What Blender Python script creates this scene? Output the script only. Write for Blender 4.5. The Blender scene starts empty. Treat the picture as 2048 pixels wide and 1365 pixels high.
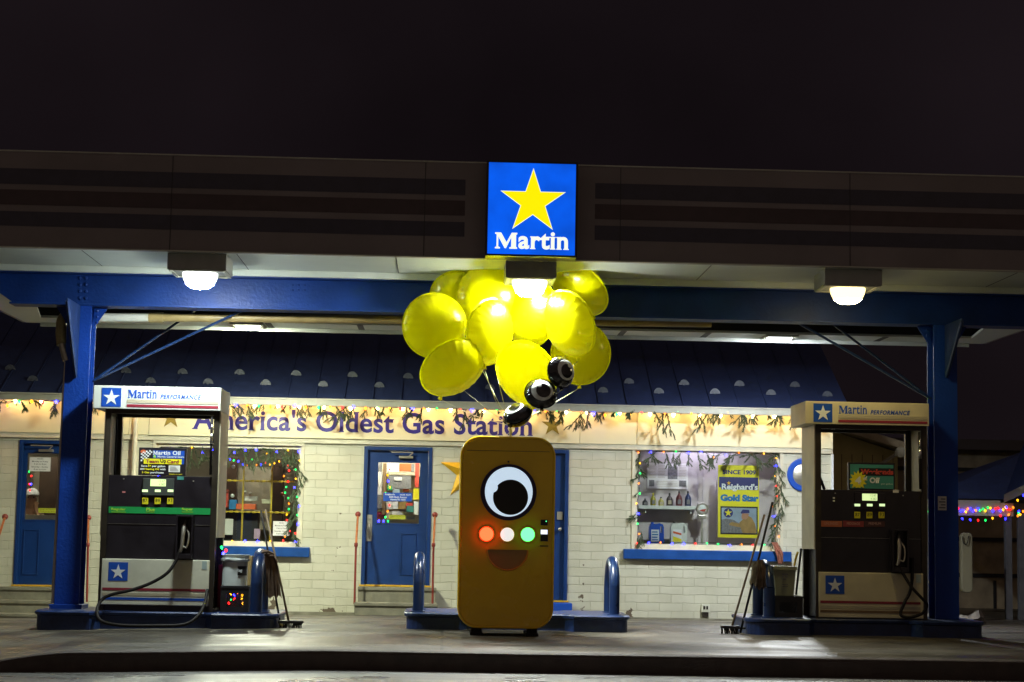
import bpy, bmesh, math, random
from mathutils import Vector, Matrix
from mathutils.geometry import tessellate_polygon
random.seed(7)
S = bpy.context.scene
COL = S.collection
R = math.radians
# ------------------------------------------------------------------ camera
FPX = 3500.0                      # focal length in pixels of a 2048 px wide picture
YAW, PIT, RHO = R(2.03), R(6.17), math.atan(.0185)
CAM = Vector((0, -17.5, 1.0))
_f = Vector((math.sin(YAW)*math.cos(PIT), math.cos(YAW)*math.cos(PIT), math.sin(PIT)))
_r0 = Vector((math.cos(YAW), -math.sin(YAW), 0)); _u0 = _r0.cross(_f)
_u = math.cos(RHO)*_u0 - math.sin(RHO)*_r0
_r = math.cos(RHO)*_r0 + math.sin(RHO)*_u0
cd = bpy.data.cameras.new('camera'); cam = bpy.data.objects.new('camera', cd); COL.objects.link(cam)
cd.sensor_width = 36; cd.lens = FPX/2048*36; cd.clip_end = 500; cd.clip_start = .1
m = Matrix((_r, _u, -_f)).transposed().to_4x4(); m.translation = CAM
cam.matrix_world = m
S.camera = cam
# ------------------------------------------------------------------ world: night sky brightened behind the camera in place of street lamps
w = bpy.data.worlds.new('World'); S.world = w; w.use_nodes = True
wn = w.node_tree.nodes; wl = w.node_tree.links
bg = wn['Background']
tc = wn.new('ShaderNodeTexCoord'); sp = wn.new('ShaderNodeSeparateXYZ'); cr = wn.new('ShaderNodeValToRGB')
ma = wn.new('ShaderNodeMath'); ma.operation = 'MULTIPLY_ADD'; ma.inputs[1].default_value = -.5; ma.inputs[2].default_value = .5
wl.new(tc.outputs['Generated'], sp.inputs[0]); wl.new(sp.outputs['Y'], ma.inputs[0]); wl.new(ma.outputs[0], cr.inputs[0])
cr.color_ramp.elements[0].color = (.0068, .0046, .0058, 1); cr.color_ramp.elements[0].position = .3
cr.color_ramp.elements[1].color = (.085, .062, .050, 1); cr.color_ramp.elements[1].position = .95
cn = wn.new('ShaderNodeTexNoise'); cn.inputs['Scale'].default_value = 2.2; cn.inputs['Detail'].default_value = 5; wl.new(tc.outputs['Generated'], cn.inputs['Vector'])
cm = wn.new('ShaderNodeMapRange'); cm.inputs[1].default_value = .3; cm.inputs[2].default_value = .7; cm.inputs[3].default_value = .6; cm.inputs[4].default_value = 1.7; wl.new(cn.outputs[0], cm.inputs[0])
cx_m = wn.new('ShaderNodeVectorMath'); cx_m.operation = 'SCALE'; wl.new(cr.outputs[0], cx_m.inputs[0]); wl.new(cm.outputs[0], cx_m.inputs['Scale']); wl.new(cx_m.outputs[0], bg.inputs[0]); bg.inputs[1].default_value = 1.0
S.view_settings.view_transform = 'Standard'; S.view_settings.look = 'None'
S.view_settings.exposure = 0; S.view_settings.gamma = 1
S.cycles.use_adaptive_sampling = True
S.cycles.max_bounces = 6; S.cycles.diffuse_bounces = 3; S.cycles.glossy_bounces = 3; S.cycles.transparent_max_bounces = 12
S.cycles.sample_clamp_indirect = 12.0; S.cycles.caustics_reflective = False; S.cycles.caustics_refractive = False
S.cycles.use_denoising = True
# lamp strengths
E_LEFT, E_MID, E_RIGHT, E_REARL, E_REARR = 660, 1900, 85, 2000, 1600

# ------------------------------------------------------------------ helpers
def P(px, py, Y):
    d = _f*FPX + _r*(px-1024) + _u*(682.5-py)
    return CAM + d*((Y-CAM.y)/d.y)
def rc(x0, y0, x1, y1, Y):
    my, mx = (y0+y1)/2, (x0+x1)/2
    return P(x0, my, Y).x, P(x1, my, Y).x, P(mx, y1, Y).z, P(mx, y0, Y).z

def mat(name, col, rough=.5, metal=0., var=.0, scale=8., bump=0., bscale=60., emit=None, es=0., spec=.5, coat=0., trans=0.):
    mt = bpy.data.materials.new(name); mt.use_nodes = True
    n = mt.node_tree.nodes; l = mt.node_tree.links; b = n['Principled BSDF']
    c = tuple(col)+(1,)
    b.inputs['Base Color'].default_value = c; b.inputs['Roughness'].default_value = rough
    b.inputs['Metallic'].default_value = metal; b.inputs['Specular IOR Level'].default_value = spec
    b.inputs['Coat Weight'].default_value = coat
    if emit: b.inputs['Emission Color'].default_value = tuple(emit)+(1,); b.inputs['Emission Strength'].default_value = es
    tcn = n.new('ShaderNodeTexCoord')
    nz = n.new('ShaderNodeTexNoise'); nz.inputs['Scale'].default_value = scale; nz.inputs['Detail'].default_value = 6
    l.new(tcn.outputs['Object'], nz.inputs['Vector'])
    if var:
        r = n.new('ShaderNodeValToRGB')
        r.color_ramp.elements[0].position = .3; r.color_ramp.elements[1].position = .7
        r.color_ramp.elements[0].color = tuple(x*(1-var) for x in col)+(1,)
        r.color_ramp.elements[1].color = tuple(min(1, x*(1+var)) for x in col)+(1,)
        l.new(nz.outputs[0], r.inputs[0]); l.new(r.outputs[0], b.inputs['Base Color'])
        rr = n.new('ShaderNodeMapRange'); rr.inputs[3].default_value = max(.02, rough-.1); rr.inputs[4].default_value = min(1, rough+.12)
        l.new(nz.outputs[0], rr.inputs[0]); l.new(rr.outputs[0], b.inputs['Roughness'])
    if bump:
        n2 = n.new('ShaderNodeTexNoise'); n2.inputs['Scale'].default_value = bscale; n2.inputs['Detail'].default_value = 4
        l.new(tcn.outputs['Object'], n2.inputs['Vector'])
        bp = n.new('ShaderNodeBump'); bp.inputs['Strength'].default_value = bump; bp.inputs['Distance'].default_value = .01
        l.new(n2.outputs[0], bp.inputs['Height']); l.new(bp.outputs[0], b.inputs['Normal'])
    return mt
def emat(name, col, s, rough=.4):
    return mat(name, tuple(min(.8, c*.6) for c in col), rough, emit=col, es=s)

W = {}
def reg(o, base, parent):
    W[o.name] = Vector(base)
    o.parent = parent
    o.location = Vector(base) - (W[parent.name] if parent else Vector((0, 0, 0)))
    return o
def thing(name, label, cat, base=(0, 0, 0), group=None):
    o = bpy.data.objects.new(name, None); o.empty_display_size = .1; COL.objects.link(o)
    reg(o, base, None); tag(o, label, cat, group); return o
def tag(o, label=None, cat=None, group=None, kind=None):
    if label: o['label'] = label
    if cat: o['category'] = cat
    if group: o['group'] = group
    if kind: o['kind'] = kind
    return o
def obj(name, bm, mt, parent=None, label=None, smooth=False, base=None):
    me = bpy.data.meshes.new(name)
    if isinstance(bm, bpy.types.Mesh): me = bm
    else:
        if parent is None:
            vs = [v.co for v in bm.verts]
            if base is None:
                base = Vector(((min(v.x for v in vs)+max(v.x for v in vs))/2, (min(v.y for v in vs)+max(v.y for v in vs))/2, min(v.z for v in vs)))
            for v in bm.verts: v.co -= Vector(base)
        bm.normal_update()
        if smooth:
            for e in bm.edges:
                if len(e.link_faces) == 2 and e.calc_face_angle(0) > R(40): e.smooth = False
        bm.to_mesh(me); bm.free()
    if mt and not me.materials: me.materials.append(mt)
    if smooth:
        for p in me.polygons: p.use_smooth = True
    o = bpy.data.objects.new(name, me); COL.objects.link(o)
    reg(o, base if (parent is None and base is not None) else (0, 0, 0), parent)
    if label: o['label'] = label
    return o
def objs(name, bm, mt, parent=None, label=None, smooth=False):
    seen = set(); out = []; bm.verts.ensure_lookup_table()
    for v in bm.verts:
        if v.index in seen: continue
    bm.verts.index_update(); left = set(range(len(bm.verts)))
    while left:
        st = [left.pop()]; comp = set(st)
        while st:
            v = bm.verts[st.pop()]
            for e in v.link_edges:
                k = e.other_vert(v).index
                if k not in comp: comp.add(k); st.append(k); left.discard(k)
        n = bmesh.new(); mp = {i: n.verts.new(bm.verts[i].co) for i in comp}
        for f in bm.faces:
            if f.verts[0].index in comp: n.faces.new([mp[v.index] for v in f.verts])
        out.append(obj(name, n, mt, parent, label, smooth))
    bm.free(); return out
def children(o): return [c for c in bpy.data.objects if c.parent == o]
def copy_tree(o, parent=None, kids=None):
    kk = children(o)
    c = o.copy(); COL.objects.link(c); c.parent = parent; W[c.name] = Vector((0, 0, 0))
    for k in kk: copy_tree(k, c)
    return c
def NB(): return bmesh.new()
def box(bm, x0, x1, y0, y1, z0, z1, bev=0.):
    if x1 < x0: x0, x1 = x1, x0
    if y1 < y0: y0, y1 = y1, y0
    if z1 < z0: z0, z1 = z1, z0
    t = bmesh.new()
    v = [t.verts.new(c) for c in ((x0,y0,z0),(x1,y0,z0),(x1,y1,z0),(x0,y1,z0),(x0,y0,z1),(x1,y0,z1),(x1,y1,z1),(x0,y1,z1))]
    for q in ((0,3,2,1),(4,5,6,7),(0,1,5,4),(1,2,6,5),(2,3,7,6),(3,0,4,7)): t.faces.new([v[i] for i in q])
    if bev: bmesh.ops.bevel(t, geom=t.edges[:], offset=min(bev, (x1-x0)*.45, (y1-y0)*.45, (z1-z0)*.45), segments=2, affect='EDGES', profile=.6)
    merge(bm, t); return bm
def merge(bm, t, M=None):
    if M is not None: bmesh.ops.transform(t, matrix=M, verts=t.verts)
    me = bpy.data.meshes.new('tmp'); t.to_mesh(me); t.free(); bm.from_mesh(me); bpy.data.meshes.remove(me)
def pbox(bm, x0, y0, x1, y1, Y, d, bev=0.):
    a, b, c, e = rc(x0, y0, x1, y1, Y)
    return box(bm, a, b, Y, Y+d, c, e, bev)
def prism(bm, pts, y0, y1, bev=0.):          # outline in x,z extruded along y
    t = bmesh.new()
    a = [t.verts.new((p[0], y0, p[1])) for p in pts]
    f = t.faces.new(a)
    r = bmesh.ops.extrude_face_region(t, geom=[f])
    for v in r['geom']:
        if isinstance(v, bmesh.types.BMVert): v.co.y = y1
    bmesh.ops.recalc_face_normals(t, faces=t.faces)
    if bev:
        es = [e for e in t.edges if abs(e.verts[0].co.y-e.verts[1].co.y) < 1e-6 and abs(e.verts[0].co.y-y0) < 1e-6]
        bmesh.ops.bevel(t, geom=es, offset=bev, segments=3, affect='EDGES', profile=.5)
    merge(bm, t)
def prism_z(bm, pts, z0, z1):
    t = bmesh.new(); f = t.faces.new([t.verts.new((p[0], p[1], z0)) for p in pts])
    r = bmesh.ops.extrude_face_region(t, geom=[f])
    for v in r['geom']:
        if isinstance(v, bmesh.types.BMVert): v.co.z = z1
    bmesh.ops.recalc_face_normals(t, faces=t.faces); merge(bm, t)
def tube(bm, pts, r, n=8, r1=None, cap=True):
    pts = [Vector(p) for p in pts]; rings = []
    up = None
    for i, p in enumerate(pts):
        a = pts[max(0, i-1)]; b = pts[min(len(pts)-1, i+1)]
        d = (b-a).normalized()
        if up is None: up = d.orthogonal().normalized()
        up = (up - d*up.dot(d)).normalized(); s = d.cross(up)
        rr = r if r1 is None else r+(r1-r)*i/(len(pts)-1)
        rings.append([bm.verts.new(p+(up*math.cos(2*math.pi*k/n)+s*math.sin(2*math.pi*k/n))*rr) for k in range(n)])
    for a, b in zip(rings, rings[1:]):
        for k in range(n): bm.faces.new((a[k], a[(k+1) % n], b[(k+1) % n], b[k]))
    if cap: bm.faces.new(rings[0][::-1]); bm.faces.new(rings[-1])
    return bm
def curve(pts, n=8):                         # Catmull-Rom through points
    pts = [Vector(p) for p in pts]; q = [pts[0]*2-pts[1]]+pts+[pts[-1]*2-pts[-2]]; out = []
    for i in range(1, len(q)-2):
        a, b, c, d = q[i-1:i+3]
        for k in range(n):
            t = k/n
            out.append(.5*((2*b)+(c-a)*t+(2*a-5*b+4*c-d)*t*t+(3*b-a-3*c+d)*t**3))
    return out+[pts[-1]]
def ball(bm, c, r, n=12, sc=(1, 1, 1), M=None):
    t = bmesh.new(); bmesh.ops.create_uvsphere(t, u_segments=n, v_segments=max(4, n//2+1), radius=r)
    mm = Matrix.Translation(Vector(c)) @ (M if M is not None else Matrix()) @ Matrix.Diagonal(Vector(sc)).to_4x4()
    merge(bm, t, mm)
def lathe(bm, prof, c, n=20, axis='Z', cap=True):   # prof: (radius, height)
    rings = []
    c = Vector(c)
    for r, h in prof:
        ring = []
        for k in range(n):
            a = 2*math.pi*k/n; x, y = r*math.cos(a), r*math.sin(a)
            v = Vector((x, y, h)) if axis == 'Z' else (Vector((x, -h, y)) if axis == 'Y' else Vector((h, x, y)))
            ring.append(bm.verts.new(c+v))
        rings.append(ring)
    for a, b in zip(rings, rings[1:]):
        for k in range(n): bm.faces.new((a[k], a[(k+1) % n], b[(k+1) % n], b[k]))
    if cap: bm.faces.new(rings[0][::-1]); bm.faces.new(rings[-1])
def disc(bm, cx, cz, y, rx, rz=None, th=.004, n=36, a0=0, a1=360):
    rz = rz or rx
    k = n if a1-a0 >= 360 else n+1
    prism(bm, [(cx+rx*math.cos(R(a0+(a1-a0)*i/n)), cz+rz*math.sin(R(a0+(a1-a0)*i/n))) for i in range(k)], y, y+th)
def starpts(cx, cz, ro, ri=.382, n=5, rot=90):
    return [(cx+(ro if i % 2 == 0 else ro*ri)*math.cos(R(rot+i*180/n)), cz+(ro if i % 2 == 0 else ro*ri)*math.sin(R(rot+i*180/n))) for i in range(2*n)]
_CAPS = {}
def glyph_mesh(s, off=0., space=1.):
    c = bpy.data.curves.new('t', 'FONT'); c.body = s; c.size = 1; c.offset = off; c.resolution_u = 4; c.space_character = space
    o = bpy.data.objects.new('t', c); COL.objects.link(o); bpy.context.view_layer.update()
    me = bpy.data.meshes.new_from_object(o.evaluated_get(bpy.context.evaluated_depsgraph_get()))
    bpy.data.objects.remove(o); bpy.data.curves.remove(c)
    return me
def text(name, s, box4, Y, mt, parent, bold=.0, serif=0., shear=0., space=1., label=None, th=.0):
    """lettering fitted into (x0,x1,z0,z1) on the plane Y, facing the street"""
    me = glyph_mesh(s, bold, space); bm = bmesh.new(); bm.from_mesh(me); bpy.data.meshes.remove(me)
    bmesh.ops.remove_doubles(bm, verts=bm.verts, dist=1e-5)
    if serif:
        if not _CAPS:
            for ch in 'Hxl':
                q = glyph_mesh(ch); _CAPS[ch] = max(v.co.y for v in q.vertices); bpy.data.meshes.remove(q)
        lv = [(-bold, 1), (_CAPS['H']+bold, -1), (_CAPS['x']+bold, -1), (_CAPS['l']+bold, -1)]
        add = []
        for e in bm.edges:
            if not e.is_boundary: continue
            a, b = e.verts[0].co, e.verts[1].co
            if abs(a.y-b.y) > .004: continue
            L = abs(a.x-b.x)
            if L < .05 or L > .3: continue
            for y, sg in lv:
                if abs(a.y-y) < .03:
                    x0, x1 = min(a.x, b.x), max(a.x, b.x)
                    add.append((x0, x1, a.y, sg)); break
        for x0, x1, y, sg in add:
            h1, h2 = serif*.5, serif*1.3
            p = [(x0-serif, y), (x1+serif, y), (x1+serif, y+sg*h1), (x1, y+sg*h2), (x0, y+sg*h2), (x0-serif, y+sg*h1)]
            bm.faces.new([bm.verts.new((q[0], q[1], .02)) for q in p])
    if shear:
        for v in bm.verts: v.co.x += v.co.y*shear
    xs = [v.co.x for v in bm.verts]; ys = [v.co.y for v in bm.verts]
    x0, x1, z0, z1 = box4; sx = (x1-x0)/(max(xs)-min(xs)); sy = (z1-z0)/(max(ys)-min(ys)); mx, my = min(xs), min(ys)
    for v in bm.verts:
        v.co = Vector((x0+(v.co.x-mx)*sx, Y-(.0006 if v.co.z > .01 else 0), z0+(v.co.y-my)*sy))
    bm.normal_update()
    for f in bm.faces:
        if f.normal.y > 0: f.normal_flip()
    return obj(name, bm, mt, parent, label)
def ptext(name, s, px4, Y, mt, parent, **k):
    return text(name, s, rc(*px4, Y), Y, mt, parent, **k)
def martin(b4, Y, mt, parent, bold, serif, frac=.315, rest='artin', name='lettering'):
    x0, x1, z0, z1 = b4; xm = x0+(x1-x0)*frac
    MP = [(0,0),(.23,0),(.23,.09),(.15,.12),(.15,.74),(.44,.03),(.50,.03),(.73,.70),(.73,.12),(.65,.09),(.65,0),(1,0),(1,.09),(.95,.12),(.95,.88),(1,.91),(1,1),(.75,1),(.52,.40),(.27,1),(0,1),(0,.91),(.07,.88),(.07,.12),(0,.09)]
    bm = NB(); zm = z0+(z1-z0)*.92; vv = [bm.verts.new((x0+(xm-x0)*u, Y-.0003, z0+(zm-z0)*v)) for u, v in MP]; [bm.faces.new([vv[i] for i in tr]) for tr in tessellate_polygon([[Vector((u, v, 0)) for u, v in MP]])]; obj(name, bm, mt, parent)
    text(name, rest, (xm+(x1-x0)*.015, x1, z0, z1), Y, mt, parent, bold=bold, serif=serif, space=1.08)
def skin(name, nodes, edges, mt, parent=None, sub=2, label=None):
    """one continuous skinned surface; nodes: {key:(x,y,z,r)}, first one is the root"""
    me = bpy.data.meshes.new('sk'); ks = list(nodes)
    me.from_pydata([nodes[k][:3] for k in ks], [(ks.index(a), ks.index(b)) for a, b in edges], [])
    o = bpy.data.objects.new('sk', me); COL.objects.link(o)
    o.modifiers.new('s', 'SKIN'); sd = o.modifiers.new('u', 'SUBSURF'); sd.levels = sub
    for i, k in enumerate(ks):
        v = me.skin_vertices[0].data[i]; v.radius = (nodes[k][3],)*2; v.use_root = (i == 0)
    bpy.context.view_layer.update()
    m2 = bpy.data.meshes.new_from_object(o.evaluated_get(bpy.context.evaluated_depsgraph_get()))
    bpy.data.objects.remove(o)
    bm = bmesh.new(); bm.from_mesh(m2)
    return obj(name, bm, mt, parent, label, smooth=True)

# ------------------------------------------------------------------ materials
M = {}
M['blue'] = mat('blue_gloss_paint', (.003, .042, .30), .5, var=.15, scale=3, bump=.5, bscale=30, spec=.35)
M['blue_shaded'] = mat('blue_paint_shaded', (.003, .032, .19), .5, var=.2, scale=3, bump=.5, bscale=30, spec=.35)  # same blue paint as the posts, the beam's shade put into the colour
M['blue_wall'] = mat('blue_door_paint', (.002, .032, .155), .4, var=.12, scale=4, bump=.15, bscale=50)
M['navy'] = mat('navy_bollard_paint', (.006, .024, .09), .3, var=.15, scale=6, bump=.12, bscale=30, coat=.2)
M['rimblue'] = mat('island_rim_paint', (.012, .03, .11), .35, var=.4, scale=7, bump=.3, bscale=40)
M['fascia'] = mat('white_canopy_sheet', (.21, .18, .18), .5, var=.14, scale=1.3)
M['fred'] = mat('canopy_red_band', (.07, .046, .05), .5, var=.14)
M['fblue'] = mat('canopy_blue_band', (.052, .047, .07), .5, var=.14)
M['white'] = mat('white_enamel', (.60, .64, .60), .5, var=.05, scale=5)
M['whitedirty'] = mat('worn_white_enamel', (.62, .63, .52), .4, var=.14, scale=4, bump=.05)
M['tintedenamel'] = mat('lamp_tinted_enamel', (.60, .55, .37), .4, var=.12, scale=4, bump=.05)  # right pump's white enamel with the warm lamplight put into its colour
M['dark'] = mat('black_enamel', (.012, .010, .014), .32, var=.3, scale=6, bump=.05)
M['deck'] = mat('dark_deck_metal', (.012, .011, .012), .7, var=.2)
M['frame'] = mat('dark_bronze_trim', (.035, .028, .02), .4, metal=.3, var=.3)
M['steel'] = mat('brushed_steel', (.5, .48, .42), .35, metal=.8, var=.15, scale=12)
M['chrome'] = mat('polished_aluminium', (.75, .75, .75), .2, metal=1)
M['sidepanel'] = mat('side_stainless_panel', (.50, .46, .33), .4, var=.15, scale=5)
M['concrete'] = mat('step_concrete', (.20, .19, .14), .75, var=.25, scale=7, bump=.3, bscale=70)
M['cream'] = mat('cream_sign_board', (.70, .67, .46), .5, var=.04, scale=2)
M['creamtrim'] = mat('cream_trim_paint', (.60, .57, .44), .5, var=.12, scale=6)
M['gutter'] = mat('painted_gutter', (.50, .50, .42), .4, var=.08)
M['lettering'] = mat('indigo_lettering', (.028, .022, .23), .4)
M['olive'] = mat('olive_gold_star', (.22, .17, .02), .45, var=.1)
M['gold'] = mat('gold_star_metal', (.72, .42, .02), .35, metal=.2, var=.12)
M['logo_blue'] = mat('logo_blue', (.008, .07, .43), .4)
M['sill'] = mat('sill_blue_paint', (.004, .06, .27), .4, var=.2)
M['logo_white'] = mat('logo_white', (.72, .76, .78), .4)
M['maroon'] = mat('maroon_stripe', (.24, .02, .04), .4)
M['tan'] = mat('tan_stripe', (.42, .38, .28), .4)
M['yellow'] = mat('price_tag_yellow', (.75, .68, .02), .4)
M['black'] = mat('black_print', (.008, .008, .008), .5)
M['green'] = mat('green_band', (.012, .30, .075), .4)
M['greentext'] = mat('lime_lettering', (.35, .68, .05), .4)
M['rubber'] = mat('black_rubber', (.012, .010, .010), .6, var=.2, spec=.25)
M['copper'] = mat('painted_copper_pipe', (.45, .15, .05), .35, metal=.5, var=.3, scale=14)
M['redball'] = mat('dark_red_knob', (.22, .03, .02), .35, var=.2)
M['plastic_w'] = mat('white_bucket_plastic', (.62, .68, .68), .35, var=.05)
M['crate'] = mat('black_crate_plastic', (.012, .012, .014), .45, var=.2)
M['grey_bin'] = mat('grey_green_plastic', (.28, .30, .20), .45, var=.1)
M['wood'] = mat('wooden_handle', (.16, .11, .06), .5, var=.3, scale=20)
M['darkwood'] = mat('dark_wood_panel', (.06, .032, .018), .5, var=.3, scale=6)
M['rag'] = mat('brown_rag_cloth', (.15, .10, .07), .9, var=.3, scale=14, bump=.5, bscale=40)
M['pinkrag'] = mat('pink_rag_cloth', (.45, .18, .12), .9, var=.2, scale=14, bump=.5, bscale=40)
M['pine'] = mat('pine_needles', (.03, .055, .014), .6, var=.4, scale=20)
M['bark'] = mat('twig_bark', (.05, .035, .02), .8)
M['wire'] = mat('green_wire', (.01, .03, .01), .5)
M['balloon'] = mat('yellow_foil', (.86, .84, .0), .24, metal=.0, var=.04, scale=3, bump=.3, bscale=9, coat=.3)
def translucent(mt, col, f):
    n = mt.node_tree.nodes; l = mt.node_tree.links; b = n['Principled BSDF']; o = n['Material Output']
    t = n.new('ShaderNodeBsdfTranslucent'); t.inputs[0].default_value = col+(1,); m_ = n.new('ShaderNodeMixShader'); m_.inputs[0].default_value = f
    l.new(b.outputs[0], m_.inputs[1]); l.new(t.outputs[0], m_.inputs[2]); l.new(m_.outputs[0], o.inputs[0])
translucent(M['balloon'], (.95, .92, .0), .58)
M['bblack'] = mat('black_foil', (.006, .006, .008), .12, bump=.12, bscale=8, coat=.6)
M['bwhite'] = mat('eye_print_white', (.8, .85, .82), .25)
M['machine'] = mat('mustard_machine_paint', (.85, .54, .003), .24, var=.07, scale=2, coat=.5, bump=.04, bscale=6)
M['purple'] = mat('purple_black_ring', (.018, .010, .05), .3)
M['lens'] = mat('lamp_housing_paint', (.30, .30, .27), .45, var=.08)
M['pipe_w'] = mat('white_pvc_pipe', (.62, .62, .56), .35, var=.05)
M['pipe_t'] = mat('tan_stained_pvc_pipe', (.30, .22, .09), .4, var=.2)
M['rope'] = mat('white_balloon_string', (.65, .65, .45), .6)
M['paper'] = mat('paper_notice', (.68, .68, .66), .7, var=.03)
M['grey'] = mat('grey_print', (.16, .16, .17), .6, var=.3, scale=40)
M['wallin'] = mat('interior_wall_paint', (.42, .37, .28), .7, var=.1)
M['lilac'] = mat('display_back_panel', (.50, .46, .46), .6, var=.05)
M['floorin'] = mat('interior_floor', (.15, .12, .09), .6, var=.2)
M['shed'] = mat('brown_corrugated_siding', (.34, .27, .17), .7, var=.3, scale=4)
M['skin'] = mat('skin', (.42, .22, .13), .5)
M['cloth'] = mat('tan_shirt_cloth', (.30, .22, .14), .85, var=.1, bump=.3)
M['capcloth'] = mat('white_cap_cloth', (.75, .75, .78), .8)
M['tarp'] = mat('white_tarp', (.45, .42, .38), .7, var=.2, bump=.4, bscale=8)
M['orange'] = mat('orange_print', (.65, .12, .03), .5)
M['brown'] = mat('brown_print', (.16, .10, .05), .6)
M['skyprint'] = mat('pale_blue_print', (.25, .33, .42), .5, var=.2, scale=5)
M['navyprint'] = mat('navy_print', (.02, .025, .14), .5)
M['cyanprint'] = mat('cyan_print', (.01, .16, .42), .5)
M['khaki'] = mat('khaki_print', (.30, .19, .06), .5, var=.2, scale=12)
M['teal'] = mat('teal_print', (.05, .25, .22), .5, var=.1)
M['redprint'] = mat('red_print', (.5, .06, .04), .5)
M['yshelf'] = mat('yellow_shelf_tube', (.55, .38, .02), .4, var=.1)
M['guard'] = mat('snow_guard_metal', (.11, .125, .16), .5, metal=.2, var=.2, scale=20)
M['seal'] = mat('dark_seam', (.02, .02, .02), .6)
def glassmat():
    mt = bpy.data.materials.new('window_glass'); mt.use_nodes = True
    n = mt.node_tree.nodes; l = mt.node_tree.links
    n.remove(n['Principled BSDF'])
    t = n.new('ShaderNodeBsdfTransparent'); g = n.new('ShaderNodeBsdfGlossy'); g.inputs['Roughness'].default_value = .02
    t.inputs[0].default_value = (.93, .95, .93, 1)
    fz = n.new('ShaderNodeFresnel'); fz.inputs[0].default_value = 1.45
    mx = n.new('ShaderNodeMixShader')
    l.new(fz.outputs[0], mx.inputs[0]); l.new(t.outputs[0], mx.inputs[1]); l.new(g.outputs[0], mx.inputs[2])
    l.new(mx.outputs[0], n['Material Output'].inputs[0]); return mt
M['glass'] = glassmat()
def brickmat():
    mt = bpy.data.materials.new('painted_brick'); mt.use_nodes = True
    n = mt.node_tree.nodes; l = mt.node_tree.links; b = n['Principled BSDF']
    tcn = n.new('ShaderNodeTexCoord'); s = n.new('ShaderNodeSeparateXYZ'); c = n.new('ShaderNodeCombineXYZ')
    l.new(tcn.outputs['Object'], s.inputs[0])
    ad = n.new('ShaderNodeMath'); ad.operation = 'ADD'; l.new(s.outputs[0], ad.inputs[0]); l.new(s.outputs[1], ad.inputs[1])
    # hand laid courses: wobble the coordinates a little
    nw = n.new('ShaderNodeTexNoise'); nw.inputs['Scale'].default_value = 5; nw.inputs['Detail'].default_value = 3; l.new(tcn.outputs['Object'], nw.inputs['Vector'])
    wz = n.new('ShaderNodeMath'); wz.operation = 'MULTIPLY_ADD'; wz.inputs[1].default_value = .045; l.new(nw.outputs[0], wz.inputs[0]); l.new(s.outputs[2], wz.inputs[2])
    l.new(ad.outputs[0], c.inputs[0]); l.new(wz.outputs[0], c.inputs[1])
    br = n.new('ShaderNodeTexBrick'); br.inputs['Scale'].default_value = 1; br.inputs['Brick Width'].default_value = .34
    br.inputs['Row Height'].default_value = .122; br.inputs['Mortar Size'].default_value = .007; br.inputs['Mortar Smooth'].default_value = 1.
    br.inputs['Color1'].default_value = (.54, .53, .42, 1); br.inputs['Color2'].default_value = (.60, .59, .48, 1); br.inputs['Mortar'].default_value = (.47, .46, .34, 1)
    l.new(c.outputs[0], br.inputs['Vector'])
    nz = n.new('ShaderNodeTexNoise'); nz.inputs['Scale'].default_value = 2.5; nz.inputs['Detail'].default_value = 8; l.new(tcn.outputs['Object'], nz.inputs['Vector'])
    mx = n.new('ShaderNodeMixRGB'); mx.blend_type = 'MULTIPLY'; mx.inputs[0].default_value = .35
    rp = n.new('ShaderNodeValToRGB'); rp.color_ramp.elements[0].position = .3; rp.color_ramp.elements[0].color = (.6, .6, .55, 1); rp.color_ramp.elements[1].position = .6
    l.new(nz.outputs[0], rp.inputs[0]); l.new(br.outputs[0], mx.inputs[1]); l.new(rp.outputs[0], mx.inputs[2])
    # peeled paint near the foot of the wall
    n3 = n.new('ShaderNodeTexNoise'); n3.inputs['Scale'].default_value = 9; n3.inputs['Detail'].default_value = 6; l.new(tcn.outputs['Object'], n3.inputs['Vector'])
    hz = n.new('ShaderNodeMapRange'); hz.inputs[1].default_value = -.27; hz.inputs[2].default_value = .12; hz.inputs[3].default_value = .14; hz.inputs[4].default_value = -.12
    l.new(s.outputs[2], hz.inputs[0])
    pk = None
    for px_, w_ in ((668, .42), (1165, .3), (1262, .15), (545, .2)):
        q = n.new('ShaderNodeMath'); q.operation = 'SUBTRACT'; q.inputs[1].default_value = P(px_, 1215, 8.4).x; l.new(s.outputs[0], q.inputs[0])
        q2 = n.new('ShaderNodeMath'); q2.operation = 'ABSOLUTE'; l.new(q.outputs[0], q2.inputs[0])
        q3 = n.new('ShaderNodeMapRange'); q3.inputs[1].default_value = w_; q3.inputs[2].default_value = 0; q3.inputs[3].default_value = -.3; q3.inputs[4].default_value = .06; l.new(q2.outputs[0], q3.inputs[0])
        if pk is None: pk = q3
        else:
            q4 = n.new('ShaderNodeMath'); q4.operation = 'MAXIMUM'; l.new(pk.outputs[0], q4.inputs[0]); l.new(q3.outputs[0], q4.inputs[1]); pk = q4
    a2 = n.new('ShaderNodeMath'); a2.operation = 'ADD'; l.new(n3.outputs[0], a2.inputs[0]); l.new(hz.outputs[0], a2.inputs[1])
    a3 = n.new('ShaderNodeMath'); a3.operation = 'ADD'; l.new(a2.outputs[0], a3.inputs[0]); l.new(pk.outputs[0], a3.inputs[1])
    gt = n.new('ShaderNodeMapRange'); gt.inputs[1].default_value = .60; gt.inputs[2].default_value = .62; l.new(a3.outputs[0], gt.inputs[0])
    m2 = n.new('ShaderNodeMixRGB'); m2.inputs[2].default_value = (.12, .09, .06, 1); l.new(gt.outputs[0], m2.inputs[0]); l.new(mx.outputs[0], m2.inputs[1])
    l.new(m2.outputs[0], b.inputs['Base Color']); b.inputs['Roughness'].default_value = .55
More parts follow.
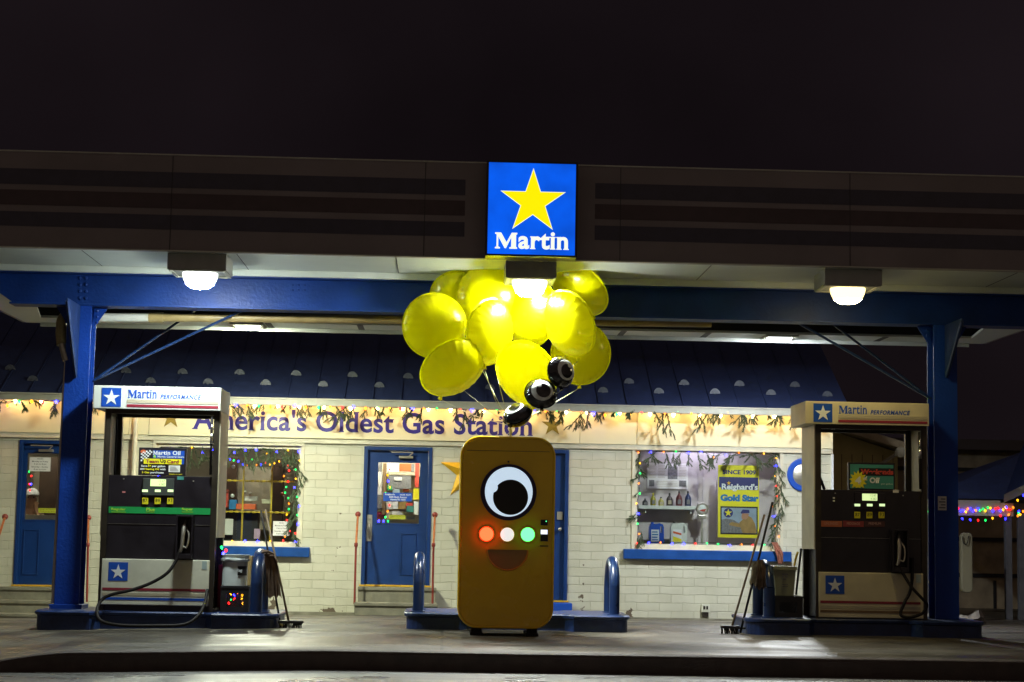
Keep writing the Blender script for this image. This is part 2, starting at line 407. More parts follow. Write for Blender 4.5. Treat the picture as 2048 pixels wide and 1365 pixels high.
    inv = n.new('ShaderNodeMath'); inv.operation = 'MULTIPLY_ADD'; inv.inputs[1].default_value = -1.; l.new(br.outputs[1], inv.inputs[0])
    n5 = n.new('ShaderNodeTexNoise'); n5.inputs['Scale'].default_value = 30; l.new(tcn.outputs['Object'], n5.inputs['Vector'])
    mm = n.new('ShaderNodeMath'); mm.operation = 'MULTIPLY'; mm.inputs[1].default_value = .45; l.new(n5.outputs[0], mm.inputs[0]); l.new(mm.outputs[0], inv.inputs[2])
    bp = n.new('ShaderNodeBump'); bp.inputs['Strength'].default_value = .7; bp.inputs['Distance'].default_value = .009
    l.new(inv.outputs[0], bp.inputs['Height']); l.new(bp.outputs[0], b.inputs['Normal'])
    return mt
M['brick'] = brickmat()
def groundmat(name, c0, c1, r0, r1, sc, wet=.5, sparkle=300, bump=.5, joints=False):
    mt = bpy.data.materials.new(name); mt.use_nodes = True
    n = mt.node_tree.nodes; l = mt.node_tree.links; b = n['Principled BSDF']
    tcn = n.new('ShaderNodeTexCoord'); mp = n.new('ShaderNodeMapping'); mp.inputs['Scale'].default_value = (.45, 1, 1)
    l.new(tcn.outputs['Object'], mp.inputs[0])
    nz = n.new('ShaderNodeTexNoise'); nz.inputs['Scale'].default_value = sc; nz.inputs['Detail'].default_value = 7; nz.inputs['Roughness'].default_value = .6; l.new(mp.outputs[0], nz.inputs['Vector'])
    rp = n.new('ShaderNodeValToRGB'); rp.color_ramp.elements[0].position = .35; rp.color_ramp.elements[1].position = .65
    rp.color_ramp.elements[0].color = c0+(1,); rp.color_ramp.elements[1].color = c1+(1,)
    l.new(nz.outputs[0], rp.inputs[0]); l.new(rp.outputs[0], b.inputs['Base Color'])
    if joints:
        bk_ = n.new('ShaderNodeTexBrick'); bk_.inputs['Scale'].default_value = 1; bk_.inputs['Brick Width'].default_value = 3.3; bk_.inputs['Row Height'].default_value = 2.1; bk_.offset = 0
        bk_.inputs['Mortar Size'].default_value = .014; bk_.inputs['Color1'].default_value = (1, 1, 1, 1); bk_.inputs['Color2'].default_value = (.86, .86, .86, 1); bk_.inputs['Mortar'].default_value = (.25, .25, .25, 1)
        wv = n.new('ShaderNodeMixRGB'); wv.blend_type = 'ADD'; wv.inputs[0].default_value = .03; l.new(tcn.outputs['Object'], wv.inputs[1]); l.new(nz.outputs[1], wv.inputs[2]); l.new(wv.outputs[0], bk_.inputs['Vector'])
        st = n.new('ShaderNodeTexNoise'); st.inputs['Scale'].default_value = .9; st.inputs['Detail'].default_value = 9; st.inputs['Roughness'].default_value = .7; l.new(tcn.outputs['Object'], st.inputs['Vector'])
        sr = n.new('ShaderNodeValToRGB'); sr.color_ramp.elements[0].position = .44; sr.color_ramp.elements[0].color = (.4, .36, .32, 1); sr.color_ramp.elements[1].position = .56; l.new(st.outputs[0], sr.inputs[0])
        m1 = n.new('ShaderNodeMixRGB'); m1.blend_type = 'MULTIPLY'; m1.inputs[0].default_value = 1; l.new(rp.outputs[0], m1.inputs[1]); l.new(bk_.outputs[0], m1.inputs[2])
        m2_ = n.new('ShaderNodeMixRGB'); m2_.blend_type = 'MULTIPLY'; m2_.inputs[0].default_value = .8; l.new(m1.outputs[0], m2_.inputs[1]); l.new(sr.outputs[0], m2_.inputs[2]); l.new(m2_.outputs[0], b.inputs['Base Color'])
    n2 = n.new('ShaderNodeTexNoise'); n2.inputs['Scale'].default_value = sc*.8; n2.inputs['Detail'].default_value = 4; l.new(mp.outputs[0], n2.inputs['Vector'])
    rr = n.new('ShaderNodeMapRange'); rr.inputs[1].default_value = wet-.08; rr.inputs[2].default_value = wet+.08; rr.inputs[3].default_value = r0; rr.inputs[4].default_value = r1
    l.new(n2.outputs[0], rr.inputs[0]); l.new(rr.outputs[0], b.inputs['Roughness'])
    n3 = n.new('ShaderNodeTexNoise'); n3.inputs['Scale'].default_value = sparkle; n3.inputs['Detail'].default_value = 2; l.new(tcn.outputs['Object'], n3.inputs['Vector'])
    bp = n.new('ShaderNodeBump'); bp.inputs['Strength'].default_value = bump; bp.inputs['Distance'].default_value = .004
    l.new(n3.outputs[0], bp.inputs['Height']); l.new(bp.outputs[0], b.inputs['Normal'])
    return mt
M['forecourt'] = groundmat('wet_concrete', (.048, .043, .034), (.135, .12, .092), .32, .62, 1.6, .5, 70, 1.1, True)
M['road'] = groundmat('wet_asphalt', (.12, .12, .115), (.22, .22, .21), .25, .45, 3, .5, 75, 1.6)
M['kerb'] = mat('dark_kerb', (.05, .035, .03), .7, var=.3, bump=.4)
def roofmat():
    mt = mat('navy_roof_shingle', (.03, .045, .125), .5, var=.2, scale=9, bump=.3, bscale=40)
    return mt
M['roof'] = roofmat()
# ------------------------------------------------------------------ ground
YW = 8.4                                   # front face of the station wall
def gz(x, y):
    z = 0 if y < 1.5 else -.262*min(1, (y-1.5)/(YW-1.5))
    return z - .023*max(0, -1-x)
def sheet(name, xs, ys, fz, mt, kind='structure'):
    bm = NB(); g = [[bm.verts.new((x, y, fz(x, y))) for x in xs] for y in ys]
    for j in range(len(ys)-1):
        for i in range(len(xs)-1): bm.faces.new((g[j][i], g[j][i+1], g[j+1][i+1], g[j+1][i]))
    o = obj(name, bm, mt, None, base=Vector((0, 0, 0)), smooth=True); return tag(o, kind=kind)
KY = -3.1
def kz(x, y):                               # forecourt with the driveway dip at its left end
    z = gz(x, y)
    if y < -1.0:
        t = min(1, (-1-y)/2.1)
        z -= .13*max(0, min(1, (-3.0-x)/.9))**1.5*t
    return z
xs = [-60, -30, -15, -9, -7, -6, -5, -4.6, -4.2, -3.9, -3.7, -3.5, -3.3, -3.1, -2.9, -2.7, -2.3, -2, -1.5, -1, 0, 2, 4, 6, 8, 12, 20, 40, 70]
sheet('forecourt', xs, [KY, -2.6, -2, -1.5, -1, 0, 1.5, 3, 5, 7, YW, 12, 30, 90], kz, M['forecourt'])
sheet('road', xs, [-40, -25, -15, -10, -6, -4, KY+.02], lambda x, y: -.148-.023*max(0, -1-x) - (0 if y > -10 else .0), M['road'])
# kerb: front face and rounded top edge, following the dip
bm = NB(); prev = None
for x in [-60, -30, -15, -9, -7]+[-6+.1*i for i in range(41)]+[-2+.5*i for i in range(30)]+[14, 25, 70]:
    zt = kz(x, KY)+.004
    ring = [bm.verts.new(c) for c in ((x, KY-.02, -.4), (x, KY-.02, zt-.025), (x, KY-.008, zt-.004), (x, KY+.012, zt+.003), (x, KY+.15, zt+.004))]
    if prev:
        for k in range(4): bm.faces.new((prev[k], ring[k], ring[k+1], prev[k+1]))
    prev = ring
tag(obj('kerb', bm, M['kerb'], None, base=Vector((0, 0, 0)), smooth=False), kind='structure')

# ------------------------------------------------------------------ station building
bx0 = -9.0; cx1 = P(1662, 1000, YW).x       # left end and right corner
DOORL = rc(33, 881, 168, 1172, YW); DOORC = rc(725, 894, 862, 1172, YW); DOORR = rc(999, 899, 1136, 1202, YW)
WINL = rc(307, 889, 602, 1092, YW); WINR = rc(1268, 898, 1561, 1100, YW)
bld = thing('station_building', 'low cream painted brick station with navy roof behind the pumps', 'building', (0, YW, -.3))
zt = P(540, 812, 8.1).z+.05
bm = NB(); ops = sorted([DOORL, DOORC, DOORR, WINL, WINR]); x = bx0
for o4 in ops:
    box(bm, x, o4[0], YW, YW+.25, -.6, zt)
    if o4[2] > -.3: box(bm, o4[0], o4[1], YW, YW+.25, -.6, o4[2])
    box(bm, o4[0], o4[1], YW, YW+.25, o4[3], zt); x = o4[1]
box(bm, x, cx1, YW, YW+.25, -.6, zt)
box(bm, cx1-.25, cx1, YW+.25, 16.5, -.6, zt); box(bm, bx0, bx0+.25, YW+.25, 16.5, -.6, zt)
box(bm, bx0+.25, cx1-.25, 16.25, 16.5, -.6, zt)
# gable triangle over the right side wall
t = bmesh.new()
ridge = 12.45; zr = zt+(ridge-8.05)*.56
for xx in (cx1-.2, bx0+.05):
    a = [t.verts.new((xx+dx, y, z)) for dx in (0, .15) for y, z in ((YW, zt), (16.5, zt), (ridge, zr-.12))]
    t.faces.new(a[:3]); t.faces.new(a[3:][::-1])
merge(bm, t)
obj('wall', bm, M['brick'], bld)
# roof
rx1 = P(1702, 801, 8.05).x
zg0, zg1 = P(540, 810.5, 8.0).z, P(540, 795.5, 8.0).z
bm = NB(); t = bmesh.new()
prof = [(8.06, zg1-.01), (ridge, zg1+(ridge-8.06)*.56), (16.84, zg1-.01), (16.84, zg1-.07), (ridge, zg1+(ridge-8.06)*.56-.07), (8.06, zg1-.07)]
ra = [t.verts.new((bx0-.3, y, z)) for y, z in prof]; rb = [t.verts.new((rx1, y, z)) for y, z in prof]
for k in range(6): t.faces.new((ra[k], ra[(k+1) % 6], rb[(k+1) % 6], rb[k]))
t.faces.new(ra[::-1]); t.faces.new(rb); bmesh.ops.recalc_face_normals(t, faces=t.faces); merge(bm, t)
x = bx0                                       # raised seams
while x < rx1-.1:
    t = bmesh.new(); bmesh.ops.create_cube(t, size=1)
    L = (ridge-8.1)/math.cos(math.atan(.56))
    MM = Matrix.Translation((x, (8.1+ridge)/2, zg1+((8.1+ridge)/2-8.06)*.56+.004)) @ Matrix.Rotation(math.atan(.56), 4, 'X') @ Matrix.Diagonal((.012, L, .018, 1))
    merge(bm, t, MM); x += .415
roof = obj('roof', bm, M['roof'], bld)
# half-moon snow guards
bm = NB(); prism(bm, [(.085*math.cos(R(a)), .085*math.sin(R(a))) for a in range(0, 181, 12)], 0, .02); box(bm, -.012, .012, -.02, .12, -.01, .02)
sg0 = None
def roofY(px, py):                            # the spot on the front roof slope seen at a pixel
    d = _f*FPX+_r*(px-1024)+_u*(682.5-py); n = Vector((0, -.56, 1)); q = Vector((0, 8.06, zg1))
    return CAM + d*((q-CAM).dot(n)/d.dot(n))
gu = [(365, 748), (479, 749), (592, 751), (704.5, 754), (816, 757), (928, 759), (1035, 762), (1147, 765), (1258, 767), (1368, 770), (1479, 772), (1590, 774), (252, 746), (20, 740),
      (301, 766), (416, 768), (531, 770), (646, 773), (758, 775), (872, 777), (980, 779), (1093, 782), (1206, 785), (1318, 787), (1430, 788), (1542, 790), (1655, 793), (65, 762)]
sgm = None
for px, py in gu:
    if sg0 is None: sg0 = obj('snow_guard', bm, M['guard'], roof); o = sg0
    else: o = sg0.copy(); COL.objects.link(o); o.parent = roof
    o.location = roofY(px, py) - W[bld.name] + W[bld.name] - Vector((0, 0, 0)); o.scale = (.9, 1, .95)
# gutter, eave soffit
bm = NB(); box(bm, bx0-.3, rx1-.08, 7.98, 8.06, zg0, zg1, .008); box(bm, bx0-.3, rx1-.08, 7.962, 7.98, zg1-.022, zg1-.002)
obj('gutter', bm, M['gutter'], bld)
bm = NB(); box(bm, bx0-.3, rx1-.1, 8.062, YW, zg0+.03, zg0+.06); obj('eave_soffit', bm, M['creamtrim'], bld)
# cream boards under the eave (wall cladding), wooden joints
zb = P(540, 875, 8.33).z
bs0, bs1 = P(298, 850, 8.33).x, P(1160, 850, 8.33).x
bm = NB(); xj = [bx0, P(-120, 850, 8.35).x, P(258, 850, 8.35).x, bs0, None, bs1, P(1274, 850, 8.35).x, cx1+.02]
for i in range(len(xj)-1):
    if xj[i] is None or xj[i+1] is None: continue
    box(bm, xj[i]+.003, xj[i+1]-.003, 8.345, YW-.002, zb, zg0+.03, .003)
objs('eave_board', bm, M['cream'], bld)
bm = NB(); box(bm, bx0, cx1+.02, 8.36, YW-.002, zb-.075, zb-.004, .006); obj('trim', bm, M['creamtrim'], bld)
bm = NB(); box(bm, cx1, cx1+.03, 8.36, 8.42, -.3, zb-.08); obj('corner_trim', bm, M['logo_white'], bld)
a = P(262, 1000, 8.3); bm = NB(); tube(bm, [(P(270, 880, 8.3).x, 8.3, gz(a.x, 8.3)), (P(270, 880, 8.3).x, 8.3, zg0)], .035, 10); obj('downspout', bm, M['creamtrim'], bld, smooth=True)
# foundation strip
bm = NB(); box(bm, bx0, cx1, 8.37, YW-.002, -.6, -.235, .004); obj('foundation', bm, M['concrete'], bld)
# floor, ceiling and partitions inside
bm = NB(); box(bm, bx0+.25, cx1-.25, YW+.25, 16.25, -.05, .12); obj('floor_slab', bm, M['floorin'], bld)
bm = NB(); box(bm, bx0+.25, cx1-.25, YW+.25, 16.25, 2.42, 2.5)
box(bm, bx0+.25, P(1190, 1000, YW).x, 11.9, 12., .12, 2.42); box(bm, P(650, 1000, 9).x, P(650, 1000, 9).x+.08, YW+.25, 11.9, .12, 2.42)
box(bm, P(955, 1000, 9).x, P(955, 1000, 9).x+.08, YW+.25, 11.9, .12, 2.42); box(bm, P(205, 1000, 9).x, P(205, 1000, 9).x+.08, YW+.25, 11.9, .12, 2.42)
obj('interior_wall', bm, M['wallin'], bld)
bm = NB(); box(bm, WINR[0]-.3, WINR[1]+.2, YW+.75, YW+.8, .12, 2.42); box(bm, WINR[0]-.3, WINR[0]-.27, YW+.25, YW+.75, .12, 2.42); box(bm, WINR[1]+.17, WINR[1]+.2, YW+.25, YW+.75, .12, 2.42)
vx = P(1398, 1000, YW+.7).x
for xx in (vx, P(1408, 1000, YW+.7).x, P(1435, 1000, YW+.7).x): box(bm, xx-.012, xx+.012, YW+.72, YW+.75, .4, 2.3)
obj('display_back', bm, M['lilac'], bld)
# windows
def window(o4, sill_px, name='window'):
    x0, x1, z0, z1 = o4
    bm = NB(); fr = .055
    for a, b, c, d in ((x0, x1, z1-fr, z1), (x0, x1, z0, z0+fr*1.3), (x0, x0+fr, z0+fr*1.3, z1-fr), (x1-fr, x1, z0+fr*1.3, z1-fr)):
        box(bm, a+.001, b-.001, YW+.03, YW+.14, c, d, .004)
    for a, b, c, d in ((x0-.03, x1+.03, z1-.004, z1+.045), (x0-.035, x0+.012, z0, z1-.005), (x1-.012, x1+.035, z0, z1-.005)): box(bm, a, b, YW-.025, YW+.02, c, d, .003)
    wn = obj(name, bm, M['creamtrim'], bld)
    bm = NB(); box(bm, x0+fr, x1-fr, YW+.1, YW+.106, z0+fr*1.3, z1-fr); obj('pane', bm, M['glass'], wn)
    bm = NB(); box(bm, x0-.02, x1+.02, YW-.06, YW+.03, z0-.055, z0+.002, .006); obj('ledge', bm, M['creamtrim'], wn)
    a, b, c, d = rc(*sill_px, YW-.08); bm = NB(); box(bm, a, b, YW-.09, YW-.001, c, d, .01); obj('sill', bm, M['sill'], wn, 'bright blue painted brick sill')
    return wn
window(WINL, (288, 1092, 619, 1112)); window(WINR, (1247, 1101, 1583, 1121))
# doors
def door(o4, glass, sidepanel=True, right=True):
    x0, x1, z0, z1 = o4; fr = .055
    bm = NB()
    box(bm, x0, x0+fr, YW-.02, YW+.12, z0, z1, .005); box(bm, x1-fr, x1, YW-.02, YW+.12, z0, z1, .005); box(bm, x0+fr, x1-fr, YW-.018, YW+.12, z1-fr, z1, .005)
    d = obj('door', bm, M['blue_wall'], bld)
    lx0, lx1, lz0, lz1 = x0+fr+.003, x1-fr-.003, z0+.012, z1-fr-.003
    bm = NB(); Yl = YW+.05
    if glass:
        gx0, gx1, gz0, gz1 = glass
        box(bm, lx0, lx1, Yl, Yl+.045, lz0, gz0); box(bm, lx0, lx1, Yl, Yl+.045, gz1, lz1)
        box(bm, lx0, gx0, Yl, Yl+.045, gz0, gz1); box(bm, gx1, lx1, Yl, Yl+.045, gz0, gz1)
        box(bm, gx0-.02, gx1+.02, Yl-.012, Yl-.0005, gz0-.022, gz0-.002)
    else: box(bm, lx0, lx1, Yl, Yl+.045, lz0, lz1)
    obj('door_leaf', bm, M['blue_wall'], d)
    if glass:
        bm = NB(); box(bm, gx0+.001, gx1-.001, Yl+.02, Yl+.026, gz0+.001, gz1-.001); obj('pane', bm, M['glass'], d)
        bm = NB()
        cols = [(gx1-.26, gx1-.03)] if right else [(gx0+.0, gx0+.23), ]
        for a, b in cols:
            zt_, zb_ = gz0-.16, lz0+.14
            for q in ((a, b, zt_, zt_+.018), (a, b, zb_, zb_+.018), (a, a+.016, zb_+.018, zt_), (b-.016, b, zb_+.018, zt_)): box(bm, q[0], q[1], Yl-.014, Yl-.0005, q[2], q[3], .003)
        obj('raised_moulding', bm, M['blue_wall'], d)
        bm = NB(); cxm = (lx0+lx1)/2+(.12 if right else -.1)
        box(bm, cxm-.11, cxm+.1, Yl-.07, Yl-.001, z1-.17, z1-.135, .006); box(bm, cxm-.22, cxm+.1, Yl-.10, Yl-.085, z1-.09, z1-.075, .003); tube(bm, [(cxm+.1, Yl-.09, z1-.085), (cxm+.02, Yl-.03, z1-.15)], .008)
        obj('door_closer', bm, M['steel'], d)
    bm = NB(); box(bm, x0-.02, x1+.02, YW-.05, YW+.12, z0-.012, z0+.01, .004); obj('threshold', bm, M['gold'], d)
    return d, Yl
gC = rc(755, 926, 839, 1047, YW+.05); gL = rc(52, 907, 128, 1040, YW+.05)
dC, Yl = door(DOORC, gC); dL, _ = door(DOORL, gL, right=False); dR, _ = door(DOORR, None)
a, b, c, d_ = rc(733, 1030, 744, 1083, Yl-.01); bm = NB(); box(bm, a, b, Yl-.006, Yl-.0005, c, d_, .002)
tube(bm, curve([((a+b)/2, Yl-.006, d_-.12), ((a+b)/2, Yl-.06, d_-.15), ((a+b)/2, Yl-.06, c+.08), ((a+b)/2, Yl-.006, c+.05)], 5), .01); lathe(bm, [(.016, 0), (.016, .012), (.01, .02)], ((a+b)/2, Yl-.006, d_-.05), 12, 'Y')
obj('handle', bm, M['steel'], dC)
a, b, c, d_ = rc(1114, 1024, 1125, 1040, Yl); bm = NB(); box(bm, a, b, Yl-.02, Yl-.0005, c, d_, .003); obj('keypad', bm, M['steel'], dR); bm = NB(); lathe(bm, [(.012, 0), (.012, .03), (.026, .04), (.026, .06), (.01, .07)], ((a+b)/2, Yl, P(1119, 1059, Yl).z), 12, 'Y')
obj('handle', bm, M['steel'], dR, smooth=False)
# concrete steps
def steps(px_list, name, lab):
    t = thing(name, lab, 'steps', P((px_list[0][0]+px_list[0][2])/2, px_list[-1][3], YW-.1))
    n = len(px_list)
    for i, q in enumerate(px_list):
        Yf = YW-.30*(i+1); a, b, c, d = rc(*q, Yf)
        a2, b2, _, d2 = rc(q[0], q[1], q[2], q[3], YW-.3); bm = NB()
        top = DOORC[2]-.015-(i)*.19 if name == 'door_steps' and i < 2 else d
        box(bm, a, b, Yf, YW-.022-(0 if i == 0 else 0), -.6 if i == n-1 else top-.25, top-(.0 if i == 0 else .0), .012)
        obj('step', bm, M['concrete'], t)
    return t
def steps2(x0, x1, tops, name, lab, ext=.0):
    t = thing(name, lab, 'steps', ((x0+x1)/2, YW-.4, -.3)); n = len(tops)
    for i, zt_ in enumerate(tops):
        Yf = YW-.33*(i+1); Yb = YW-.025 if i == 0 else YW-.33*i+.001
        bm = NB(); box(bm, x0-ext*i, x1+ext*i, Yf, Yb, -.6, zt_, .012); box(bm, x0-ext*i-.005, x1+ext*i+.005, Yf-.02, Yf+.03, zt_-.045, zt_+.003, .01)
        obj('step', bm, M['concrete'], t)
    return t
a, b, _, _ = rc(716, 1172, 872, 1205, YW-.3); a2 = P(704, 1215, YW-.66).x
steps2(a, b, [DOORC[2]-.015, DOORC[2]-.225], 'door_steps', 'two worn concrete steps below the blue shop door with the copper rails', .03)
a, b, _, _ = rc(-60, 1172, 112, 1205, YW-.3)
steps2(a, b+.3, [DOORL[2]-.015, DOORL[2]-.19, DOORL[2]-.36], 'door_steps', 'broad concrete steps at the far left below the door behind the blue post', .0)
a, b, c, d_ = rc(1040, 1202, 1144, 1232, YW-.3); bm = NB(); box(bm, a, b, YW-.34, YW-.025, -.3, DOORR[2]-.015, .012)
tag(obj('door_block', bm, M['logo_blue'], None), 'bright blue block step at the door behind the machine', 'step')
# railings of copper pipe with red ball tops
def railing(bx, by, mx, my, fx, fy, lab):
    Yt, Ym = YW-.28, YW-.55
    tp, md, ft = P(bx, by, Yt), P(mx, my, Ym), P(fx, fy, Ym)
    t = thing('handrail', lab, 'handrail', ft, 'copper handrails by the shop doors')
    bm = NB(); tube(bm, [ft+Vector((0, 0, -.03)), md], .016, 10); obj('post', bm, M['redball'], t, smooth=True)
    bm = NB(); tube(bm, [md, tp], .017, 10); obj('rail', bm, M['copper'], t, smooth=True)
    bm = NB(); ball(bm, tp, .042, 16); obj('ball', bm, M['redball'], t, smooth=True)
    bm = NB(); lathe(bm, [(.02, -.03), (.027, -.02), (.027, .02), (.02, .03)], md, 12); obj('coupling', bm, M['redball'], t, smooth=True)
railing(716, 1029, 712, 1090, 709, 1204, 'copper pipe handrail left of the shop door with the wide glass')
railing(870, 1030, 867, 1090, 865, 1206, 'copper pipe handrail right of the shop door, between door and star')
railing(177, 1036, 176, 1090, 174, 1200, 'handrail mostly hidden behind the left blue post')
a = P(10, 1034, YW-.3); f0 = P(-14, 1110, YW-1.); t = thing('handrail', 'sloping handrail at the far left picture edge', 'handrail', (f0.x, f0.y, -.4), 'copper handrails by the shop doors')
bm = NB(); tube(bm, [a, f0], .017, 10); obj('rail', bm, M['copper'], t, smooth=True)
bm = NB(); tube(bm, [f0, (f0.x, f0.y, -.38)], .016, 10); obj('post', bm, M['redball'], t, smooth=True)
bm = NB(); ball(bm, a, .045, 16); obj('ball', bm, M['redball'], t, smooth=True)

# ------------------------------------------------------------------ the name board
sgn = thing('name_board', "long cream board lettered America's Oldest Gas Station under the eave", 'sign', ((bs0+bs1)/2, 8.33, zb))
bm = NB(); box(bm, bs0+.002, bs1-.002, 8.33, YW-.002, zb-.002, zg0+.028, .003); obj('board', bm, M['cream'], sgn)
YB = 8.327
z0 = P(400, 861, YB).z; z1 = P(640, 826, YB).z
lx = P(384, 850, YB).x; rx = P(1066, 850, YB).x
text('lettering', "America's Oldest Gas Station", (lx, rx, P(725, 866, YB).z, P(725, 822.5, YB).z), YB, M['lettering'], sgn, bold=.022, serif=.035, space=1.03)
for px, py in ((342, 836), (1105, 851)):
    c = P(px, py, YB); bm = NB(); prism(bm, starpts(c.x, c.z, .17), YB-.004, YB); obj('star', bm, M['olive'], sgn)

# gold barn star on the wall
c = P(936, 944, YW-.03); bm = NB(); ro = .43
pts = starpts(c.x, c.z, ro, .40); ctr = bm.verts.new((c.x, YW-.10, c.z)); vs = [bm.verts.new((p[0], YW-.012, p[1])) for p in pts]; vb = [bm.verts.new((p[0], YW-.002, p[1])) for p in pts]
for i in range(10):
    bm.faces.new((ctr, vs[i], vs[(i+1) % 10])); bm.faces.new((vs[i], vb[i], vb[(i+1) % 10], vs[(i+1) % 10]))
bm.faces.new(vb); bmesh.ops.recalc_face_normals(bm, faces=bm.faces)
tag(obj('barn_star', bm, M['gold'], None), 'folded gold metal star on the brick wall, half behind the machine', 'star')
# round blue framed sign near the corner
c = P(1608, 950, YW-.03); t = thing('round_sign', 'round blue framed plate on the wall near the right corner', 'sign', (c.x, YW, c.z-.24))
bm = NB(); lathe(bm, [(.25, 0), (.25, .03), (.235, .04), (.17, .04), (.165, .02)], (c.x, YW-.002, c.z), 36, 'Y'); obj('frame', bm, M['logo_blue'], t)
bm = NB(); lathe(bm, [(.165, .022), (.12, .04), (.05, .052), (.01, .054)], (c.x, YW-.002, c.z), 30, 'Y'); obj('dish', bm, M['steel'], t, smooth=True)
# electric box and small marks on the wall
c = P(1411, 1222, YW-.05); t = thing('outlet_box', 'small weathered electric outlet box low on the brick wall', 'electric box', (c.x, YW, c.z-.07))
bm = NB(); box(bm, c.x-.06, c.x+.06, YW-.07, YW-.001, c.z-.02, c.z+.1, .006); obj('body', bm, M['whitedirty'], t)
bm = NB(); box(bm, c.x-.045, c.x+.045, YW-.05, YW-.001, c.z-.09, c.z-.021, .004); obj('conduit_body', bm, M['frame'], t)
bm = NB(); box(bm, c.x-.035, c.x-.008, YW-.08, YW-.069, c.z+.02, c.z+.07, .004); box(bm, c.x+.008, c.x+.035, YW-.08, YW-.069, c.z+.02, c.z+.07, .004); obj('cover', bm, M['frame'], t)

# ------------------------------------------------------------------ canopy
CZ = 3.63; CX0, CX1, CY0, CY1 = -5.65, 7.22, -.55, 5.85; CT = P(970, 325, CY0-.04).z
can = thing('canopy', 'broad flat station canopy with dark striped fascia on two blue steel posts', 'canopy', (.7, .8, 0))
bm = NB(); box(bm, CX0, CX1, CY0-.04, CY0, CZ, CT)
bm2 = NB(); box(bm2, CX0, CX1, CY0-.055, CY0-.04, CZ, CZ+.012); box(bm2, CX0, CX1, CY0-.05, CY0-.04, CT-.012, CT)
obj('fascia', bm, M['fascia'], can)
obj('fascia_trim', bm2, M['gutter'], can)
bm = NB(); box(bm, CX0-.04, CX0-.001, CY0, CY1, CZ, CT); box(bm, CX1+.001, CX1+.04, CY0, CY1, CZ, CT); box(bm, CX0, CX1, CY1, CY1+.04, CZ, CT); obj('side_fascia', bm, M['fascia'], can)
FY = CY0-.04; xa = P(930, 415, FY).x; xb = P(1190, 415, FY).x
for i, (ya, yb, mm) in enumerate(((360, 391, 'fblue'), (402, 432, 'fred'), (445, 474, 'fblue'))):
    za, zb_ = P(930, ya, FY).z, P(930, yb, FY).z
    for q0, q1 in ((CX0, xa), (xb, CX1)):
        bm = NB(); box(bm, q0, q1, CY0-.044, CY0-.0405, zb_, za); obj('stripe', bm, M[mm], can, ('dark blue', 'dark red', 'dark blue')[i]+' fascia band')
bm = NB()
for px in (-160, 340, 848, 1240, 1700, 2120): xx = P(px, 480, FY).x; box(bm, xx-.003, xx+.003, CY0-.0465, CY0-.0445, CZ+.015, CT-.02)
objs('panel_seam', bm, M['seal'], can)
# soffit: front band wide, side bands narrowing to the back, rear band; one sheet with a hole
bm = NB()
box(bm, CX0, CX1, CY0, 1.1, CZ, CZ+.03)
prism_z(bm, [(CX0, 1.1), (-4.35, 1.1), (-4.95, 3.3), (-5.32, 5.25), (CX0, 5.25)], CZ, CZ+.03)
prism_z(bm, [(CX1, 1.1), (CX1, 5.25), (6.88, 5.25), (6.62, 3.6), (6.1, 1.1)], CZ, CZ+.03)
box(bm, CX0, CX1, 5.25, CY1, CZ, CZ+.03)
obj('soffit', bm, M['white'], can)
bm = NB(); box(bm, CX0, CX1, .50, .56, CZ-.065, CZ-.001, .004); box(bm, CX0+.2, CX1-.2, CY1-.03, CY1+.0, CZ-.05, CZ-.001)
obj('soffit_lip', bm, M['white'], can)
bm = NB()
for x in (-3.6, -2.1, -.55, .95, 2.55, 4.1, 5.6): box(bm, x-.003, x+.003, CY0+.02, .49, CZ-.0035, CZ-.0005)
for px in (620, 1015-420+0): pass
for px in (540, 722, 1243, 1410, 1760): xx = P(px, 660, 5.6).x; box(bm, xx-.04, xx+.04, 5.27, CY1-.04, CZ-.004, CZ-.0005)
objs('soffit_seam', bm, M['seal'], can)
bm = NB(); box(bm, CX0, CX1, 1.1, CY1, 4.25, 4.3); box(bm, CX0, CX1, CY0, CY1, CT-.05, CT-.02); box(bm, CX0, CX1, 1.1, 1.13, CZ+.03, 4.25); box(bm, CX0, CX1, 5.22, 5.25, CZ+.03, 4.25); obj('deck', bm, M['deck'], can)
# main beam
BB, BT = 3.255, 3.565; BY = .66
bm = NB()
prism(bm, [(-4.55, BB), (7.1, BB), (7.1, BT), (-5.0, BT)], BY+.10, BY+.125)
box(bm, -4.57, 7.1, BY-.02, BY+.245, BB-.018, BB, .003); box(bm, -5.0, 7.1, BY-.02, BY+.245, BT, BT+.018, .003)

